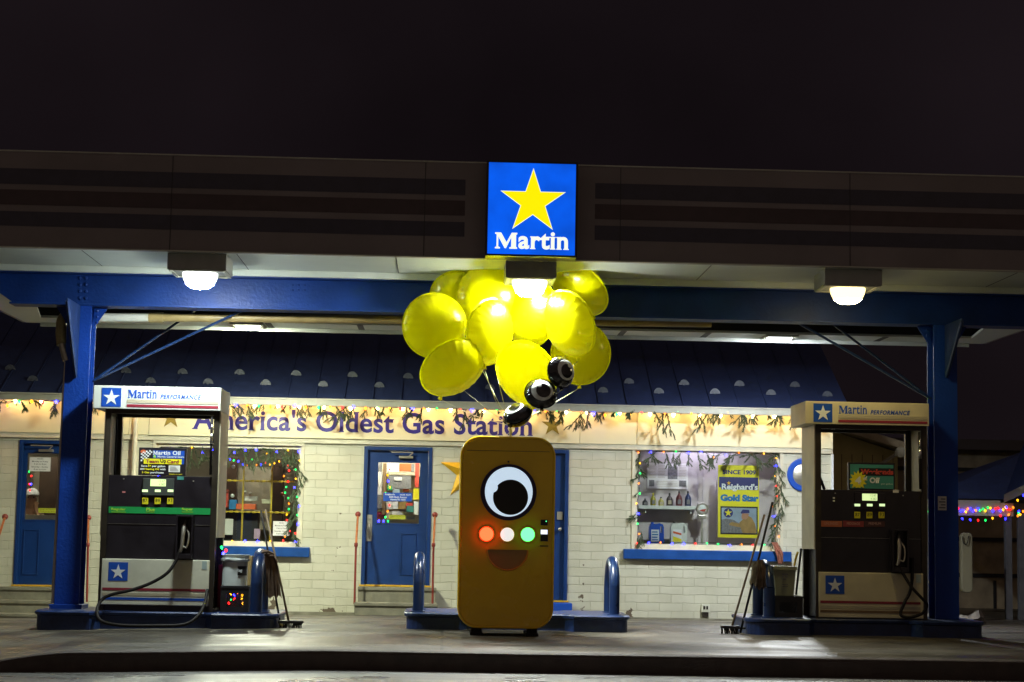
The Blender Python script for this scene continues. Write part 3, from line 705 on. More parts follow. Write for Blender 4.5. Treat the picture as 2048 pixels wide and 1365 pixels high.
beam = obj('beam', bm, M['blue_shaded'], can)
bm = NB()
for px in (160, 172):
    for py in (557, 570, 583, 597): p = P(px, py, BY+.1); ball(bm, (p.x, BY+.1, p.z), .021, 10, (1, .9, 1))
for px in (585, 597, 609):
    for py in (571, 581): p = P(px, py, BY+.1); ball(bm, (p.x, BY+.1, p.z), .012, 8, (1, .8, 1))
objs('bolt', bm, M['blue_shaded'], beam)
def post(px, py, sgn_, lab):
    x = P(px, py, .68).x; z0 = .12
    bm = NB(); w2 = .125
    box(bm, x-w2, x+w2, .665, .682, z0, BB-.018, .003); box(bm, x-w2, x+w2, .905, .922, z0, BB-.018, .003); box(bm, x-.008, x+.008, .682, .905, z0, BB-.018)
    box(bm, x-w2-.04, x+w2+.04, .62, .96, z0, .165, .004)
    o = obj('post', bm, M['blue'], can, lab)
    bm = NB(); t = bmesh.new()
    zb_ = P(px, 755, .66).z
    tri = [(.664, zb_), (.664, BB-.02), (.05, BB-.02), (.05, BB-.06), (.60, zb_)]
    for xx in (x-.006, x+.006): [t.verts.new((xx, y, z)) for y, z in tri]
    t.verts.ensure_lookup_table(); v = t.verts
    t.faces.new(v[:5]); t.faces.new(v[5:][::-1])
    for k in range(5): t.faces.new((v[k], v[(k+1) % 5], v[5+(k+1) % 5], v[5+k]))
    bmesh.ops.recalc_face_normals(t, faces=t.faces); merge(bm, t)
    tube(bm, [(x, .05, BB-.05), (x, .62, zb_-.0)], .018, 6)
    obj('bracket', bm, M['rimblue'], o)
    bm = NB()
    for s_ in (-1, 1):
        q = [(x+s_*w2, BB-.02), (x+s_*(w2+.14), BB-.02), (x+s_*(w2+.12), BB-.06), (x+s_*w2, BB-.24)]
        prism(bm, q if s_ > 0 else q[::-1], .79, .80); gs = obj('gusset', bm, M['blue'], o); bm = NB()
        for k in range(3): ball(bm, (x+s_*(w2+.035), .785, BB-.06-.06*k), .014, 8)
        objs('bolt', bm, M['blue'], o); bm = NB()
    return x
xl = post(155, 730, 1, 'bright lit blue steel post with pipe beside it'); xr = post(1890, 730, -1, 'dark unlit blue steel post with a small notice')
# tie rods
bm = NB(); a = P(187, 762, .9); tube(bm, [a, (P(484, 627, .95).x, .95, BB)], .014, 6); b = P(514, 640, 2.6); tube(bm, [a, (b.x, 2.6, CZ+.35)], .014, 6)
obj('tie_rod', bm, M['navy'], can)
bm = NB(); a = P(1862, 798, .9); tube(bm, [a, (P(1598, 648, .95).x, .95, BB)], .014, 6); b = P(1545, 658, 2.6); tube(bm, [a, (b.x, 2.6, CZ+.35)], .014, 6)
obj('tie_rod', bm, M['navy'], can)
# pipe under the beam and down the post
Yp = 1.02; a = P(157, 636, Yp); b = P(300, 635, Yp); c = P(824, 633, Yp)
bm = NB(); tube(bm, [a, b], .048, 12); obj('pipe', bm, M['pipe_w'], can, 'white stretch of pipe under the beam', smooth=True)
bm = NB(); tube(bm, [b-Vector((.0, 0, 0)), (c.x+3.2, Yp, c.z)], .046, 12); tube(bm, [b-Vector((.01, 0, 0)), b+Vector((.14, 0, 0))], .056, 12)
pts = curve([(a.x+.1, Yp, a.z), (a.x-.12, Yp-.1, a.z), P(122, 662, .75), P(124, 690, .7)], 6); tube(bm, pts, .055, 12)
obj('pipe', bm, M['pipe_t'], can, 'stained tan stretch of pipe and elbow', smooth=True)
bm = NB(); tube(bm, [P(124, 685, .7), P(134, 722, .7)], .042, 12); tube(bm, [P(133, 715, .7), P(128, 790, .7), (xl-.145, .7, .17)], .02, 8); obj('pipe', bm, M['steel'], can, smooth=True)
# notice on the right post
a, b, c, d_ = rc(1876, 993, 1893, 1021, .66); t = thing('post_notice', 'small pale notice stuck on the right blue post', 'notice', ((a+b)/2, .66, c))
bm = NB(); box(bm, a, b, .659, .6645, c, d_); obj('paper', bm, M['paper'], t)
bm = NB()
for k in range(4): box(bm, a+.01+.02*(k % 2), b-.012, .6572, .6586, c+.02+.03*k, c+.033+.03*k)
obj('print', bm, M['grey'], t)
# canopy lamps
def canopy_lamp(px, pz0, Yf, E, col, lab, wd=.573, dp=.51, hang=.16, grp='square lamps under the canopy', ks=1.):
    c = P(px, pz0, Yf); zt_ = CZ-.002; zb_ = zt_-hang
    t = thing('canopy_lamp', lab, 'lamp', (c.x, Yf+dp/2, zb_), grp)
    bm = NB(); box(bm, c.x-wd/2, c.x+wd/2, Yf, Yf+dp, zb_, zt_, .006); obj('housing', bm, M['lens'], t)
    bm = NB(); y_ = Yf+dp/2
    for a_, b_, c_, d__ in ((c.x-wd/2+.012, c.x+wd/2-.012, Yf+.012, Yf+.045), (c.x-wd/2+.012, c.x+wd/2-.012, Yf+dp-.045, Yf+dp-.012), (c.x-wd/2+.012, c.x-wd/2+.045, Yf+.045, Yf+dp-.045), (c.x+wd/2-.045, c.x+wd/2-.012, Yf+.045, Yf+dp-.045)):
        box(bm, a_, b_, c_, d__, zb_-.012, zb_-.001)
    obj('bezel', bm, M['gutter'], t)
    bm = NB(); pr = [(.175, 0), (.175, -.02*ks), (.165, -.06*ks), (.14, -.11*ks), (.09, -.145*ks), (.03, -.155*ks)]
    lathe(bm, pr[:4], (c.x, y_, zb_-.001), 24)
    ln = obj('lens', bm, emat('lamp_glass', col, 2.6), t, smooth=True)
    bm = NB(); lathe(bm, pr[3:], (c.x, y_, zb_-.0012), 24); obj('diffuser', bm, emat('lamp_diffuser', col, E), ln, smooth=True)
    return t
canopy_lamp(394, 520, CY0+.03, E_LEFT, (.90, 1., .94), 'brightly lit square lamp at the left of the canopy front edge')
canopy_lamp(1062, 540, CY0+.03, E_MID, (.96, 1., .93), 'brightest square lamp, above the yellow balloons', wd=.50)
canopy_lamp(1707, 552, CY0+.03, E_RIGHT, (1., .80, .36), 'dim warm square lamp at the right of the canopy front edge')
canopy_lamp(492, 650, 5.3, E_REARL, (.96, 1., .76), 'left rear lamp seen below the blue beam', hang=.012, wd=.45, dp=.45, ks=.3)
canopy_lamp(1565, 672, 5.3, E_REARR, (.92, .97, 1.), 'right rear lamp seen below the blue beam', hang=.012, wd=.45, dp=.45, ks=.3)

# lit name sign on the fascia
YS = CY0-.26; t = thing('lit_sign', 'square lit blue sign with a yellow star on the canopy edge', 'sign', (P(1062, 515, YS).x, YS+.1, P(1062, 515, YS).z))
a, b, c, d_ = rc(972, 323, 1155, 514, YS)
bm = NB(); box(bm, a, b, YS+.008, CY0-.045, c, d_, .008)
for q in ((a, b, d_-.02, d_), (a, b, c, c+.02), (a, a+.02, c+.02, d_-.02), (b-.02, b, c+.02, d_-.02)): box(bm, q[0], q[1], YS-.012, YS+.006, q[2], q[3], .003)
obj('cabinet', bm, M['dark'], t)
def signblue():
    mt = emat('lit_blue_acrylic', (.0, .10, .80), 1.0, .3); n = mt.node_tree.nodes; l = mt.node_tree.links
    nz = [x for x in n if x.type == 'TEX_NOISE'][0]; nz.inputs['Scale'].default_value = 3
    r = n.new('ShaderNodeMapRange'); r.inputs[1].default_value = .3; r.inputs[2].default_value = .7; r.inputs[3].default_value = .75; r.inputs[4].default_value = 1.25
    l.new(nz.outputs[0], r.inputs[0]); l.new(r.outputs[0], n['Principled BSDF'].inputs['Emission Strength']); return mt
bm = NB(); box(bm, a+.021, b-.021, YS-.002, YS+.007, c+.021, d_-.021); obj('face', bm, signblue(), t)
cs = P(1066, 402, YS); ro = P(1066, 335, YS).z-cs.z-.01
bm = NB(); prism(bm, starpts(cs.x, cs.z-.012, ro*1.045), YS-.004, YS-.0025); obj('star_outline', bm, emat('lit_white', (.85, 1, .75), .9), t)
bm = NB(); prism(bm, starpts(cs.x, cs.z-.012, ro*.985), YS-.0065, YS-.0045)
obj('star', bm, emat('lit_yellow', (1, .78, .0), 1.1), t)
martin(rc(990, 464, 1138, 499, YS-.006), YS-.006, emat('lit_lettering', (.95, 1, .85), 1.0), t, .03, .04, .30)

# ------------------------------------------------------------------ pump islands and bollards
def island(name, px0, px1, pyt, pyb, lab, bulgeL=None, bulgeR=None, Yf=.18, Yb=1.25, rec=.16, h=.165):
    x0 = P(px0, pyb, Yf).x; x1 = P(px1, pyb, Yf).x; zg = gz((x0+x1)/2, 0)
    bl = P(bulgeL, pyb, Yf).x if bulgeL else x0; br_ = P(bulgeR, pyb, Yf).x if bulgeR else x1
    def outline(o):
        pts = []; rr = .16
        def arc(cx, cy, a0, a1):
            for k in range(6):
                a = R(a0+(a1-a0)*k/5); pts.append((cx+(rr+o)*math.cos(a), cy+(rr+o)*math.sin(a)))
        arc(x0+rr, Yf+rr, 180, 270)
        pts.append((bl-.03, Yf-o)); pts.append((bl+.05+o, Yf+rec-o)); pts.append((br_-.05-o, Yf+rec-o)); pts.append((br_+.03, Yf-o))
        arc(x1-rr, Yf+rr, 270, 360); arc(x1-rr, Yb-rr, 0, 90)
        pts.append((br_+.03, Yb+o)); pts.append((br_-.05-o, Yb-rec+o)); pts.append((bl+.05+o, Yb-rec+o)); pts.append((bl-.03, Yb+o))
        arc(x0+rr, Yb-rr, 90, 180)
        return pts
    bm = NB(); rings = []
    for o, z in ((0, zg-.1), (0, zg+h-.045), (.022, zg+h-.035), (.026, zg+h-.012), (.012, zg+h), ):
        rings.append([bm.verts.new((p[0], p[1], z)) for p in outline(o)])
    for a, b in zip(rings, rings[1:]):
        n = len(a)
        for k in range(n): bm.faces.new((a[k], a[(k+1) % n], b[(k+1) % n], b[k]))
    f = bm.faces.new(rings[-1]); bmesh.ops.recalc_face_normals(bm, faces=bm.faces)
    t = thing(name, lab, 'pump island', ((x0+x1)/2, .7, zg)); obj('kerbing', bm, M['rimblue'], t)
    return zg+h
zI = island('pump_island', 66, 552, 1224, 1260, 'blue kerbed island carrying the left pump and lit post', 184, 416)
zC = island('pump_island', 811, 1258, 1230, 1262, 'blue kerbed island behind the mustard machine, carrying two loop bollards', 925, 1141)
zR = island('pump_island', 1497, 1972, 1245, 1275, 'dark blue kerbed island carrying the right pump and dark post', 1625, 1840)
def bollard(px, pyt, Yn, dy, r, zb_, lab):
    x = P(px, 1180, Yn).x; zt_ = P(px, pyt, Yn).z-r
    t = thing('bollard', lab, 'bollard', (x, Yn+dy/2, zb_), 'blue loop bollards on the pump islands')
    pts = [(x, Yn, zb_-.02), (x, Yn, zb_+.3)]+[(x, Yn+dy/2-dy/2*math.cos(R(a)), zt_-dy/2+dy/2*math.sin(R(a))) for a in range(0, 181, 15)]+[(x, Yn+dy, zb_+.3), (x, Yn+dy, zb_-.02)]
    bm = NB(); tube(bm, pts, r, 16); obj('pipe_loop', bm, M['navy'], t, smooth=True)
    bm = NB(); lathe(bm, [(r+.02, 0), (r+.02, .008), (r+.002, .012)], (x, Yn, zb_), 18); obj('base_ring', bm, M['navy'], t); bm = NB(); lathe(bm, [(r+.02, 0), (r+.02, .008), (r+.002, .012)], (x, Yn+dy, zb_), 18); obj('base_ring', bm, M['navy'], t)
    return x
xb1 = bollard(513, 1098, .35, .62, .062, zI, 'fat blue loop bollard right of the left pump with rags tied on it')
xb2 = bollard(837, 1104, .35, .55, .054, zC, 'blue loop bollard left of the mustard machine')
xb3 = bollard(1229, 1113, .35, .6, .053, zC, 'blue loop bollard right of the mustard machine')
xb4 = bollard(1538, 1120, .35, .62, .06, zR, 'dark blue loop bollard with rags and mop handles, left of the right pump')

# ------------------------------------------------------------------ pumps
YP = .42
def make_pump(off, second):
    Y = YP; dep = .68
    def q(x0, y0, x1, y1, Yf=Y):
        a, b, c, d = rc(x0, y0, x1, y1, Yf); return a+off[0], b+off[0], c+off[1], d+off[1]
    def qb(bm, x0, y0, x1, y1, Yf, d, bev=0.):
        a, b, c, e = q(x0, y0, x1, y1, Yf); box(bm, a, b, Yf, Yf+d, c, e, bev)
    zt_ = (zR if second else zI)
    X0, X1, _, _ = q(205, 850, 432, 1200)
    lab = 'shaded fuel pump on the right with red band and teal weekend card' if second else 'lit fuel pump on the left with green band and looped black hose'
    t = thing('fuel_pump', lab, 'fuel pump', ((X0+X1)/2, Y+dep/2, zt_), 'twin fuel pumps under the canopy')
    WHT = M['tintedenamel'] if second else M['whitedirty']
    # header
    a, b, c, d = q(189, 774.5, 443, 820); cx = (a+b)/2
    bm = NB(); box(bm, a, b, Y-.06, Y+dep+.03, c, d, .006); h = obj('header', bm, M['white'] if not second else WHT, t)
    zl, zh = c, d; H = d-c; Wd = b-a; Yh = Y-.062
    def hb(u0, v0, u1, v1): return (a+Wd*u0, a+Wd*u1, c+H*v0, c+H*v1)
    def flat(nm, b4, mt, par, y=Yh, th=.002):
        bm = NB(); box(bm, b4[0], b4[1], y-th, y, b4[2], b4[3]); return obj(nm, bm, mt, par)
    flat('logo_field', hb(.065, .08, .218, .90), M['logo_blue'], h)
    sx, sz = a+Wd*.142, c+H*.47; bm = NB(); prism(bm, starpts(sx, sz, H*.37), Yh-.0045, Yh-.0025); obj('logo_star', bm, M['logo_white'], h)
    martin(hb(.27, .47, .498, .86), Yh-.0005, M['logo_blue'], h, .02, .03)
    text('lettering', 'PERFORMANCE', hb(.525, .46, .845, .66), Yh-.0005, M['logo_blue'], h, bold=.03, shear=.25, space=1.14)
    flat('stripe', hb(.265, .26, .985, .41), M['tan'], h); flat('stripe', hb(.265, .085, .985, .20), M['maroon'], h)
    # frame uprights
    bm = NB()
    a, b, _, _ = q(203, 834, 214, 1225); z2 = zl
    for xa_, xb_ in ((a, b),): box(bm, xa_, xb_, Y+.0, Y+.05, zt_, z2); box(bm, xa_, xb_, Y+dep-.06, Y+dep, zt_, z2)
    a2, b2, _, _ = q(421, 834, 432, 1225)
    box(bm, a2, b2, Y, Y+.05, zt_, z2); box(bm, a2, b2, Y+dep-.06, Y+dep, zt_, z2)
    box(bm, a+.0, b2, Y+.001, Y+.05, z2-.045, z2-.001); box(bm, a, b2, Y+dep-.05, Y+dep-.001, z2-.045, z2-.001)
    obj('upright_frame', bm, M['frame'], t)
    bm = NB()
    zs0 = q(203, 1072, 214, 1075)[3]
    box(bm, a-.012, a-.001, Y+.02, Y+dep-.02, zs0, z2-.002); box(bm, b2+.001, b2+.012, Y+.02, Y+dep-.02, zs0, z2-.002)
    objs('side_panel', bm, M['sidepanel'], t)
    # cabinet
    bx_, bx2 = b+.001, a2-.001
    zc1 = q(210, 952, 415, 953)[3]; zc0 = q(210, 1117, 415, 1118)[3]
    bm = NB(); box(bm, bx_, bx2, Y+.02, Y+dep-.02, zt_, zc1, .004); box(bm, a, b2, Y+.06, Y+dep-.07, zt_, zc0-.5)
    obj('cabinet', bm, M['dark'], t)
    cw = bx2-bx_
    def cx_(px): return q(px, 1000, px+1, 1001)[0]
    def cz_(py): return q(300, py, 301, py+1)[3]
    # lower door
    bm = NB(); zd1, zd0 = cz_(1119), cz_(1211)
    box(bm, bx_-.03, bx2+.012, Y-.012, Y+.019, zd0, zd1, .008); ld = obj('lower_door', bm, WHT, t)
    dw = bx2-bx_+.042; dh = zd1-zd0; dx = bx_-.03; Yd = Y-.0125
    def db(u0, v0, u1, v1): return (dx+dw*u0, dx+dw*u1, zd0+dh*v0, zd0+dh*v1)
    flat('logo_field', db(.065, .52, .245, .925), M['logo_blue'], ld, Yd)
    bm = NB(); prism(bm, starpts(dx+dw*.155, zd0+dh*.71, dw*.072), Yd-.0045, Yd-.0025); obj('logo_star', bm, M['logo_white'], ld)
    flat('stripe', db(.015, .315, .97, .37), M['maroon'], ld, Yd); flat('stripe', db(.015, .205, .97, .265), M['tan'], ld, Yd)
    flat('stripe', db(.015, .11, .97, .165), M['logo_blue'] if not second else M['brown'], ld, Yd)
    flat('sticker', db(.93, .8, .975, .98), mat('pale_sticker', (.35, .45, .45), .5), ld, Yd)
    # upper panel frame
    bm = NB(); zf1 = zc1; zf0 = cz_(1119)
    for b4 in ((bx_, bx2, zf0+.35, zf0+.352),): box(bm, b4[0], b4[1], Y+.015, Y+.019, b4[2], b4[3])
    for (px, py) in ((245, 959), (385, 961)): box(bm, cx_(px)-.006, cx_(px)+.006, Y+.012, Y+.0195, cz_(py)-.006, cz_(py)+.006)
    obj('lock', bm, M['steel'], t)
    # display
    bm = NB(); a, b, c, d = q(285.5, 957, 348, 992); box(bm, a, b, Y-.005, Y+.0195, c, d, .006)
    hs = obj('display_housing', bm, mat('display_bezel', (.05, .06, .055), .4) if not second else M['dark'], t)
    flat('screen', q(301, 959, 332, 973), emat('lcd_glow', (.75, .95, .42), .95), hs, Y-.0055)
    for i in range(3):
        x_ = (284.5, 310, 335.5)[i]
        flat('price_window', q(x_, 979.5, x_+11.5, 984.5), emat('lcd_glow_small', (.75, 1., .5), 1.0), hs, Y-.0055)
    bm = NB()
    for k in range(2):
        a, b, c, d = q(306+8*k, 962, 328-2*k, 963.5+5*k); 
        if k == 0: box(bm, a, b, Y-.0085, Y-.0078, c, d)
    text('digits', '12.47', q(318, 960.5, 330, 965), Y-.0082, mat('lcd_digits', (.25, .33, .15), .6), hs); text('digits', '4.382', q(318, 967, 330, 971.5), Y-.0082, mat('lcd_digits', (.25, .33, .15), .6), hs)
    bm.free()
    for i, s_ in enumerate(('87', '89', '93')):
        x_ = (284, 309, 334)[i]
        bm = NB(); a, b, c, d = q(x_, 995.5, x_+12, 1009); box(bm, a, b, Y+.004, Y+.0195, c, d, .003); g = obj('grade_button', bm, M['yellow'], t)
        text('number', s_, (a+.008, b-.008, c+.022, d-.012), Y+.0025, M['black'], g)
    if not second:
        b4 = q(214, 1015, 414, 1028); flat('grade_band', (bx_+.01, bx2-.005, b4[2], b4[3]), M['green'], t, Y+.0195, .004)
        for s_, x0_, x1_ in (('Regular', 222, 251), ('Plus', 292, 309), ('Super', 363, 386)):
            text('grade_name', s_, q(x0_, 1016, x1_, 1022.5), Y+.0135, M['greentext'], t, bold=.03)
            b4 = q(x0_, 1024, x1_, 1025); flat('grade_name', b4, M['greentext'], t, Y+.0145, .001)
    else:
        for s_, x0_, x1_, mm in (('UNLEADED', 214, 258, (.42, .12, .05)), ('MIDGRADE', 260, 303, (.22, .03, .03)), ('PREMIUM', 305, 346, (.06, .02, .02))):
            b4 = q(x0_, 1014, x1_, 1026); flat('grade_band', b4, mat('grade_band', mm, .5), t, Y+.0195, .004)
            text('grade_name', s_, q(x0_+8, 1017, x1_-8, 1022), Y+.0135, mat('grade_print', (.5, .3, .25), .5), t)
    # nozzle boot, nozzle, hose
    bm = NB(); a, b, c, d = q(354, 1031, 388, 1118)
    for w_ in ((a, a+.018, c, d), (b-.018, b, c, d), (a+.018, b-.018, d-.02, d), (a+.018, b-.018, c, c+.05)): box(bm, w_[0], w_[1], Y-.10, Y+.0195, w_[2], w_[3], .006)
    box(bm, a+.018, b-.018, Y+.012, Y+.0196, c+.05, d-.02)
    obj('nozzle_boot', bm, M['dark'], t)
    bm = NB(); xn = (a+b)/2; zn1, zn0 = d-.10, c+.07
    tube(bm, curve([(xn-.01, Y-.05, zn1), (xn-.012, Y-.085, zn1-.09), (xn-.02, Y-.09, zn0+.05), (xn-.035, Y-.085, zn0)], 5), .022, 10, .017)
    tube(bm, curve([(xn+.01, Y-.04, zn1-.02), (xn+.045, Y-.08, zn1-.10), (xn+.03, Y-.1, zn1-.22), (xn-.015, Y-.09, zn0+.06)], 5), .008, 6)
    tube(bm, [(xn-.01, Y-.05, zn1), (xn+.01, Y+.0, zn1+.06)], .014, 8)
    obj('nozzle', bm, M['steel'], t, smooth=True)
    bm = NB()
    if not second:
        hp = [(xn-.035, Y-.085, zn0+.02)]+[P(x_, y_, yy)+Vector((off[0], 0, off[1])) for x_, y_, yy in ((352, 1122, .33), (335, 1146, .3), (305, 1165, .3), (265, 1180, .3), (222, 1190, .3), (202, 1202, .28), (194, 1222, .2), (202, 1242, .1), (240, 1251, .02), (310, 1252, .02), (365, 1250, .05), (392, 1236, .12), (408, 1212, .25), (415, 1180, .38))]
    else:
        hp = [(xn-.035, Y-.085, zn0+.02)]+[P(x_-1420, y_-31, yy)+Vector((off[0], 0, off[1])) for x_, y_, yy in ((1793, 1155, .33), (1806, 1180, .3), (1822, 1200, .28), (1835, 1215, .3), (1825, 1232, .3), (1800, 1240, .3), (1782, 1235, .32), (1793, 1210, .34), (1806, 1190, .36), (1814, 1160, .38), (1817, 1120, .40))]
    tube(bm, curve(hp, 8), .0165, 10); obj('hose', bm, M['rubber'], t, smooth=True)
    # overhead retractor hoses seen in the opening
    bm = NB()
    if not second: hh = [(233, 834, Y+dep-.1), (232, 860, Y+dep-.1), (231, 900, Y+dep-.1), (228, 951, Y+dep-.1)]
    else: hh = [(242, 834, Y+dep-.2), (244, 880, Y+dep-.2), (250, 915, Y+dep-.2), (262, 951, Y+dep-.2)]
    tube(bm, curve([P(x_, y_, yy)+Vector((off[0], 0, off[1])) for x_, y_, yy in hh], 5), .016, 8)
    obj('hose', bm, M['rubber'], t, smooth=True); bm = NB()
    tube(bm, [P(424, 834, Y-.01)+Vector((off[0], 0, off[1])), P(421, 950, Y-.01)+Vector((off[0], 0, off[1]))], .014, 8)
    obj('hose', bm, M['rubber'], t, smooth=True)
    bm = NB(); c1 = P(424, 850, Y-.015)+Vector((off[0], 0, off[1])); c2 = P(423, 888, Y-.015)+Vector((off[0], 0, off[1]))
    tube(bm, [c1, c1*.6+c2*.4], .012, 8); tube(bm, [c1*.55+c2*.45, c2], .017, 8); obj('swivel', bm, M['chrome'], t, smooth=True)
    # advertising card in the opening
    a, b, c, d = q(277, 896, 372, 951.5, Y+.02); bm = NB(); box(bm, a, b, Y+.02, Y+.10, c, d, .006); cd_ = obj('card_frame', bm, M['dark'], t)
    Yc = Y+.0195; Wc, Hc = b-a, d-c
    def cb(u0, v0, u1, v1): return (a+Wc*u0, a+Wc*u1, c+Hc*v0, c+Hc*v1)
    def cf(nm, b4, mt, lay=1): return flat(nm, b4, mt, cd_, Yc-.0012*(lay-1), .001)
    if not second:
        cf('card_print', cb(.30, .62, .96, .90), M['logo_blue']); cf('card_print', cb(.90, .42, .96, .6195), M['logo_blue'])
        bm = NB()
        for i in range(7):
            for j in range(6):
                if (i+j) % 2 == 0 and i+ (5-j)*.6 < 7.2: u = .045+i*.034; v = .50+j*.058+.012*i; box(bm, a+Wc*u, a+Wc*(u+.034), Yc-.002, Yc-.0011, c+Hc*v, c+Hc*(v+.058))
        obj('checker', bm, M['logo_white'], cd_)
        martin(cb(.30, .745, .88, .895), Yc-.0024, M['logo_white'], cd_, .03, .03, .17, 'artin Oil', 'card_lettering')
        text('card_lettering', 'Martin General Store', cb(.40, .645, .96, .72), Yc-.0024, M['logo_white'], cd_, bold=.01)
        text('card_lettering', '&', cb(.31, .64, .37, .74), Yc-.0026, M['greentext'], cd_, bold=.03)
        bm = NB(); ball(bm, (a+Wc*.09, Yc-.0005, c+Hc*.85), .02, 12, (1.4, .08, .9)); obj('emblem', bm, M['orange'], cd_)
        cf('card_print', cb(.11, .41, .91, .60), M['yellow'], 3)
        for s_, u0, u1, mm in (('Team', .155, .43, 'maroon'), ('Up', .45, .58, 'black'), ('Card', .60, .85, 'maroon')):
            text('card_lettering', s_, cb(u0, .445 if s_ != 'Up' else .42, u1, .565 if s_ != 'Up' else .60), Yc-.0048, M[mm], cd_, bold=.03, serif=.03 if s_ != 'Up' else 0, shear=0 if s_ != 'Up' else -.2)
        for s_, b4, mm in (('Save', (.06, .30, .19, .37), 'logo_white'), ('5¢', (.20, .28, .27, .39), 'yellow'), ('per gallon', (.29, .28, .57, .37), 'logo_white'),
                           ('on', (.04, .19, .12, .25), 'logo_white'), ('Heating Oil', (.13, .17, .44, .26), 'yellow'), ('with', (.46, .19, .58, .26), 'logo_white'),
                           ('5 Gas', (.08, .07, .24, .14), 'yellow'), ('purchases', (.26, .05, .54, .14), 'logo_white'), ('Details on card', (.65, .04, .93, .075), 'yellow')):
            text('card_lettering', s_, cb(*b4), Yc-.0024, M[mm], cd_, bold=.03)
        cf('card_note', cb(.64, .13, .88, .37), M['paper'], 2)
        bm = NB()
        for k in range(4): box(bm, a+Wc*.67, a+Wc*(.85-.02*k), Yc-.0032, Yc-.0024, c+Hc*(.17+.045*k), c+Hc*(.19+.045*k))
        obj('card_note_print', bm, M['grey'], cd_)
        flat('sticker', q(354, 953, 367, 960), M['teal'], t, Y+.0195, .003)
        flat('tag', q(244, 983, 250, 986), mat('pink_tag', (.6, .2, .2), .5), t, Y+.0195, .003)
    else:
        cf('card_print', cb(.03, .05, .97, .93), M['teal']); cf('card_print', cb(.22, .52, .97, .80), M['black'], 2)
        text('card_lettering', 'Weekends', cb(.25, .57, .965, .76), Yc-.0036, M['redprint'], cd_, bold=.05, serif=.04)
        c0 = (a+Wc*.20, c+Hc*.34); bm = NB(); pts = [(c0[0]+(.095 if i % 2 == 0 else .062)*math.cos(R(i*360/26+90)), max(c+Hc*.06, c0[1]+(.105 if i % 2 == 0 else .07)*math.sin(R(i*360/26+90)))) for i in range(26)]
        prism(bm, pts, Yc-.0045, Yc-.0037); obj('starburst', bm, M['yellow'], cd_)
        text('card_lettering', '4', cb(.13, .20, .27, .48), Yc-.0052, M['logo_white'], cd_, bold=.05)
        text('card_lettering', '¢', cb(.31, .28, .40, .50), Yc-.0052, M['logo_white'], cd_, bold=.03)
        text('card_lettering', 'Off', cb(.45, .25, .67, .46), Yc-.0036, M['logo_white'], cd_, bold=.05, serif=.03)
        text('card_lettering', 'per gallon', cb(.70, .19, .95, .26), Yc-.0036, M['logo_white'], cd_)
        flat('sticker', q(366, 951, 378, 957), M['paper'], t, Y+.0195, .003)
        bm = NB(); 
        for k in range(2): box(bm, cx_(240), cx_(244), Y+.012, Y+.0195, cz_(970+k*6), cz_(967+k*6))
        obj('reader_light', bm, M['paper'], t)
    return t
make_pump((0, 0), False)
_a = P(189, 774.5, YP-.06); _b = P(1612, 806, YP-.06)
make_pump((_b.x-_a.x, _b.z-_a.z), True)

# ------------------------------------------------------------------ one eyed vending machine
YM = -.72
def rrect(x0, x1, z0, z1, r, n=8):
    pts = []
    for cx, cz, a0 in ((x1-r, z0+r, -90), (x1-r, z1-r, 0), (x0+r, z1-r, 90), (x0+r, z0+r, 180)):
        pts += [(cx+r*math.cos(R(a0+90*k/n)), cz+r*math.sin(R(a0+90*k/n))) for k in range(n+1)]
    return pts
a, b, c, d = rc(917.5, 873, 1109.5, 1258, YM)
vm = thing('vending_machine', 'tall mustard vending machine with one big eye, three round lamps and a smile slot', 'vending machine', ((a+b)/2, YM+.35, 0))
def at(px, py, Y=YM): return P(px, py, Y)
mc = at(1015, 1102); mrx = at(1054, 1101).x-mc.x+.008; mz = at(1015, 1100).z
bm = NB(); t = bmesh.new()
# front with a real half-moon opening: outline face bridged to the mouth outline
prism(bm, rrect(a, b, c, d, .19), YM+.02, YM+.66, .02)
body = obj('body', bm, M['machine'], vm, smooth=False)
# front panel built in pieces round the mouth
bm = NB(); i_ = .028; po = rrect(a+i_, b-i_, c+i_, d-i_, .165)
mo = [(mc.x-mrx, mz), (mc.x+mrx, mz)]+[(mc.x+mrx*math.cos(R(-k)), mz-mrx*1.0*math.sin(R(k))) for k in range(15, 180, 15)]
def panel(bm, po, mo, y0, y1):
    t = bmesh.new()
    vo = [t.verts.new((p[0], y0, p[1])) for p in po]; vi = [t.verts.new((p[0], y0, p[1])) for p in mo]
    eo = [t.edges.new((vo[k], vo[(k+1) % len(vo)])) for k in range(len(vo))]; ei = [t.edges.new((vi[k], vi[(k+1) % len(vi)])) for k in range(len(vi))]
    bmesh.ops.triangle_fill(t, edges=eo+ei, use_beauty=True)
    r = bmesh.ops.extrude_face_region(t, geom=t.faces[:])
    for v in r['geom']:
        if isinstance(v, bmesh.types.BMVert): v.co.y = y1
    bmesh.ops.recalc_face_normals(t, faces=t.faces); merge(bm, t)
panel(bm, po, mo, YM+.005, YM+.0195)
obj('front_panel', bm, M['machine'], vm)
bm = NB(); loop = [Vector((p[0], YM+.006, p[1])) for p in rrect(a+.014, b-.014, c+.014, d-.014, .178, 10)]; tube(bm, loop+[loop[0]], .0125, 8, cap=False)
obj('rim', bm, M['machine'], vm, smooth=True)
bm = NB(); xs_ = [(mc.x+mrx*math.cos(R(-k)), mz-mrx*math.sin(R(k))) for k in range(0, 181, 10)]
tube(bm, [Vector((p[0], YM+.002, p[1])) for p in xs_], .0075, 8); obj('mouth_rim', bm, mat('orange_mouth_trim', (.75, .30, .03), .35), vm, smooth=True)
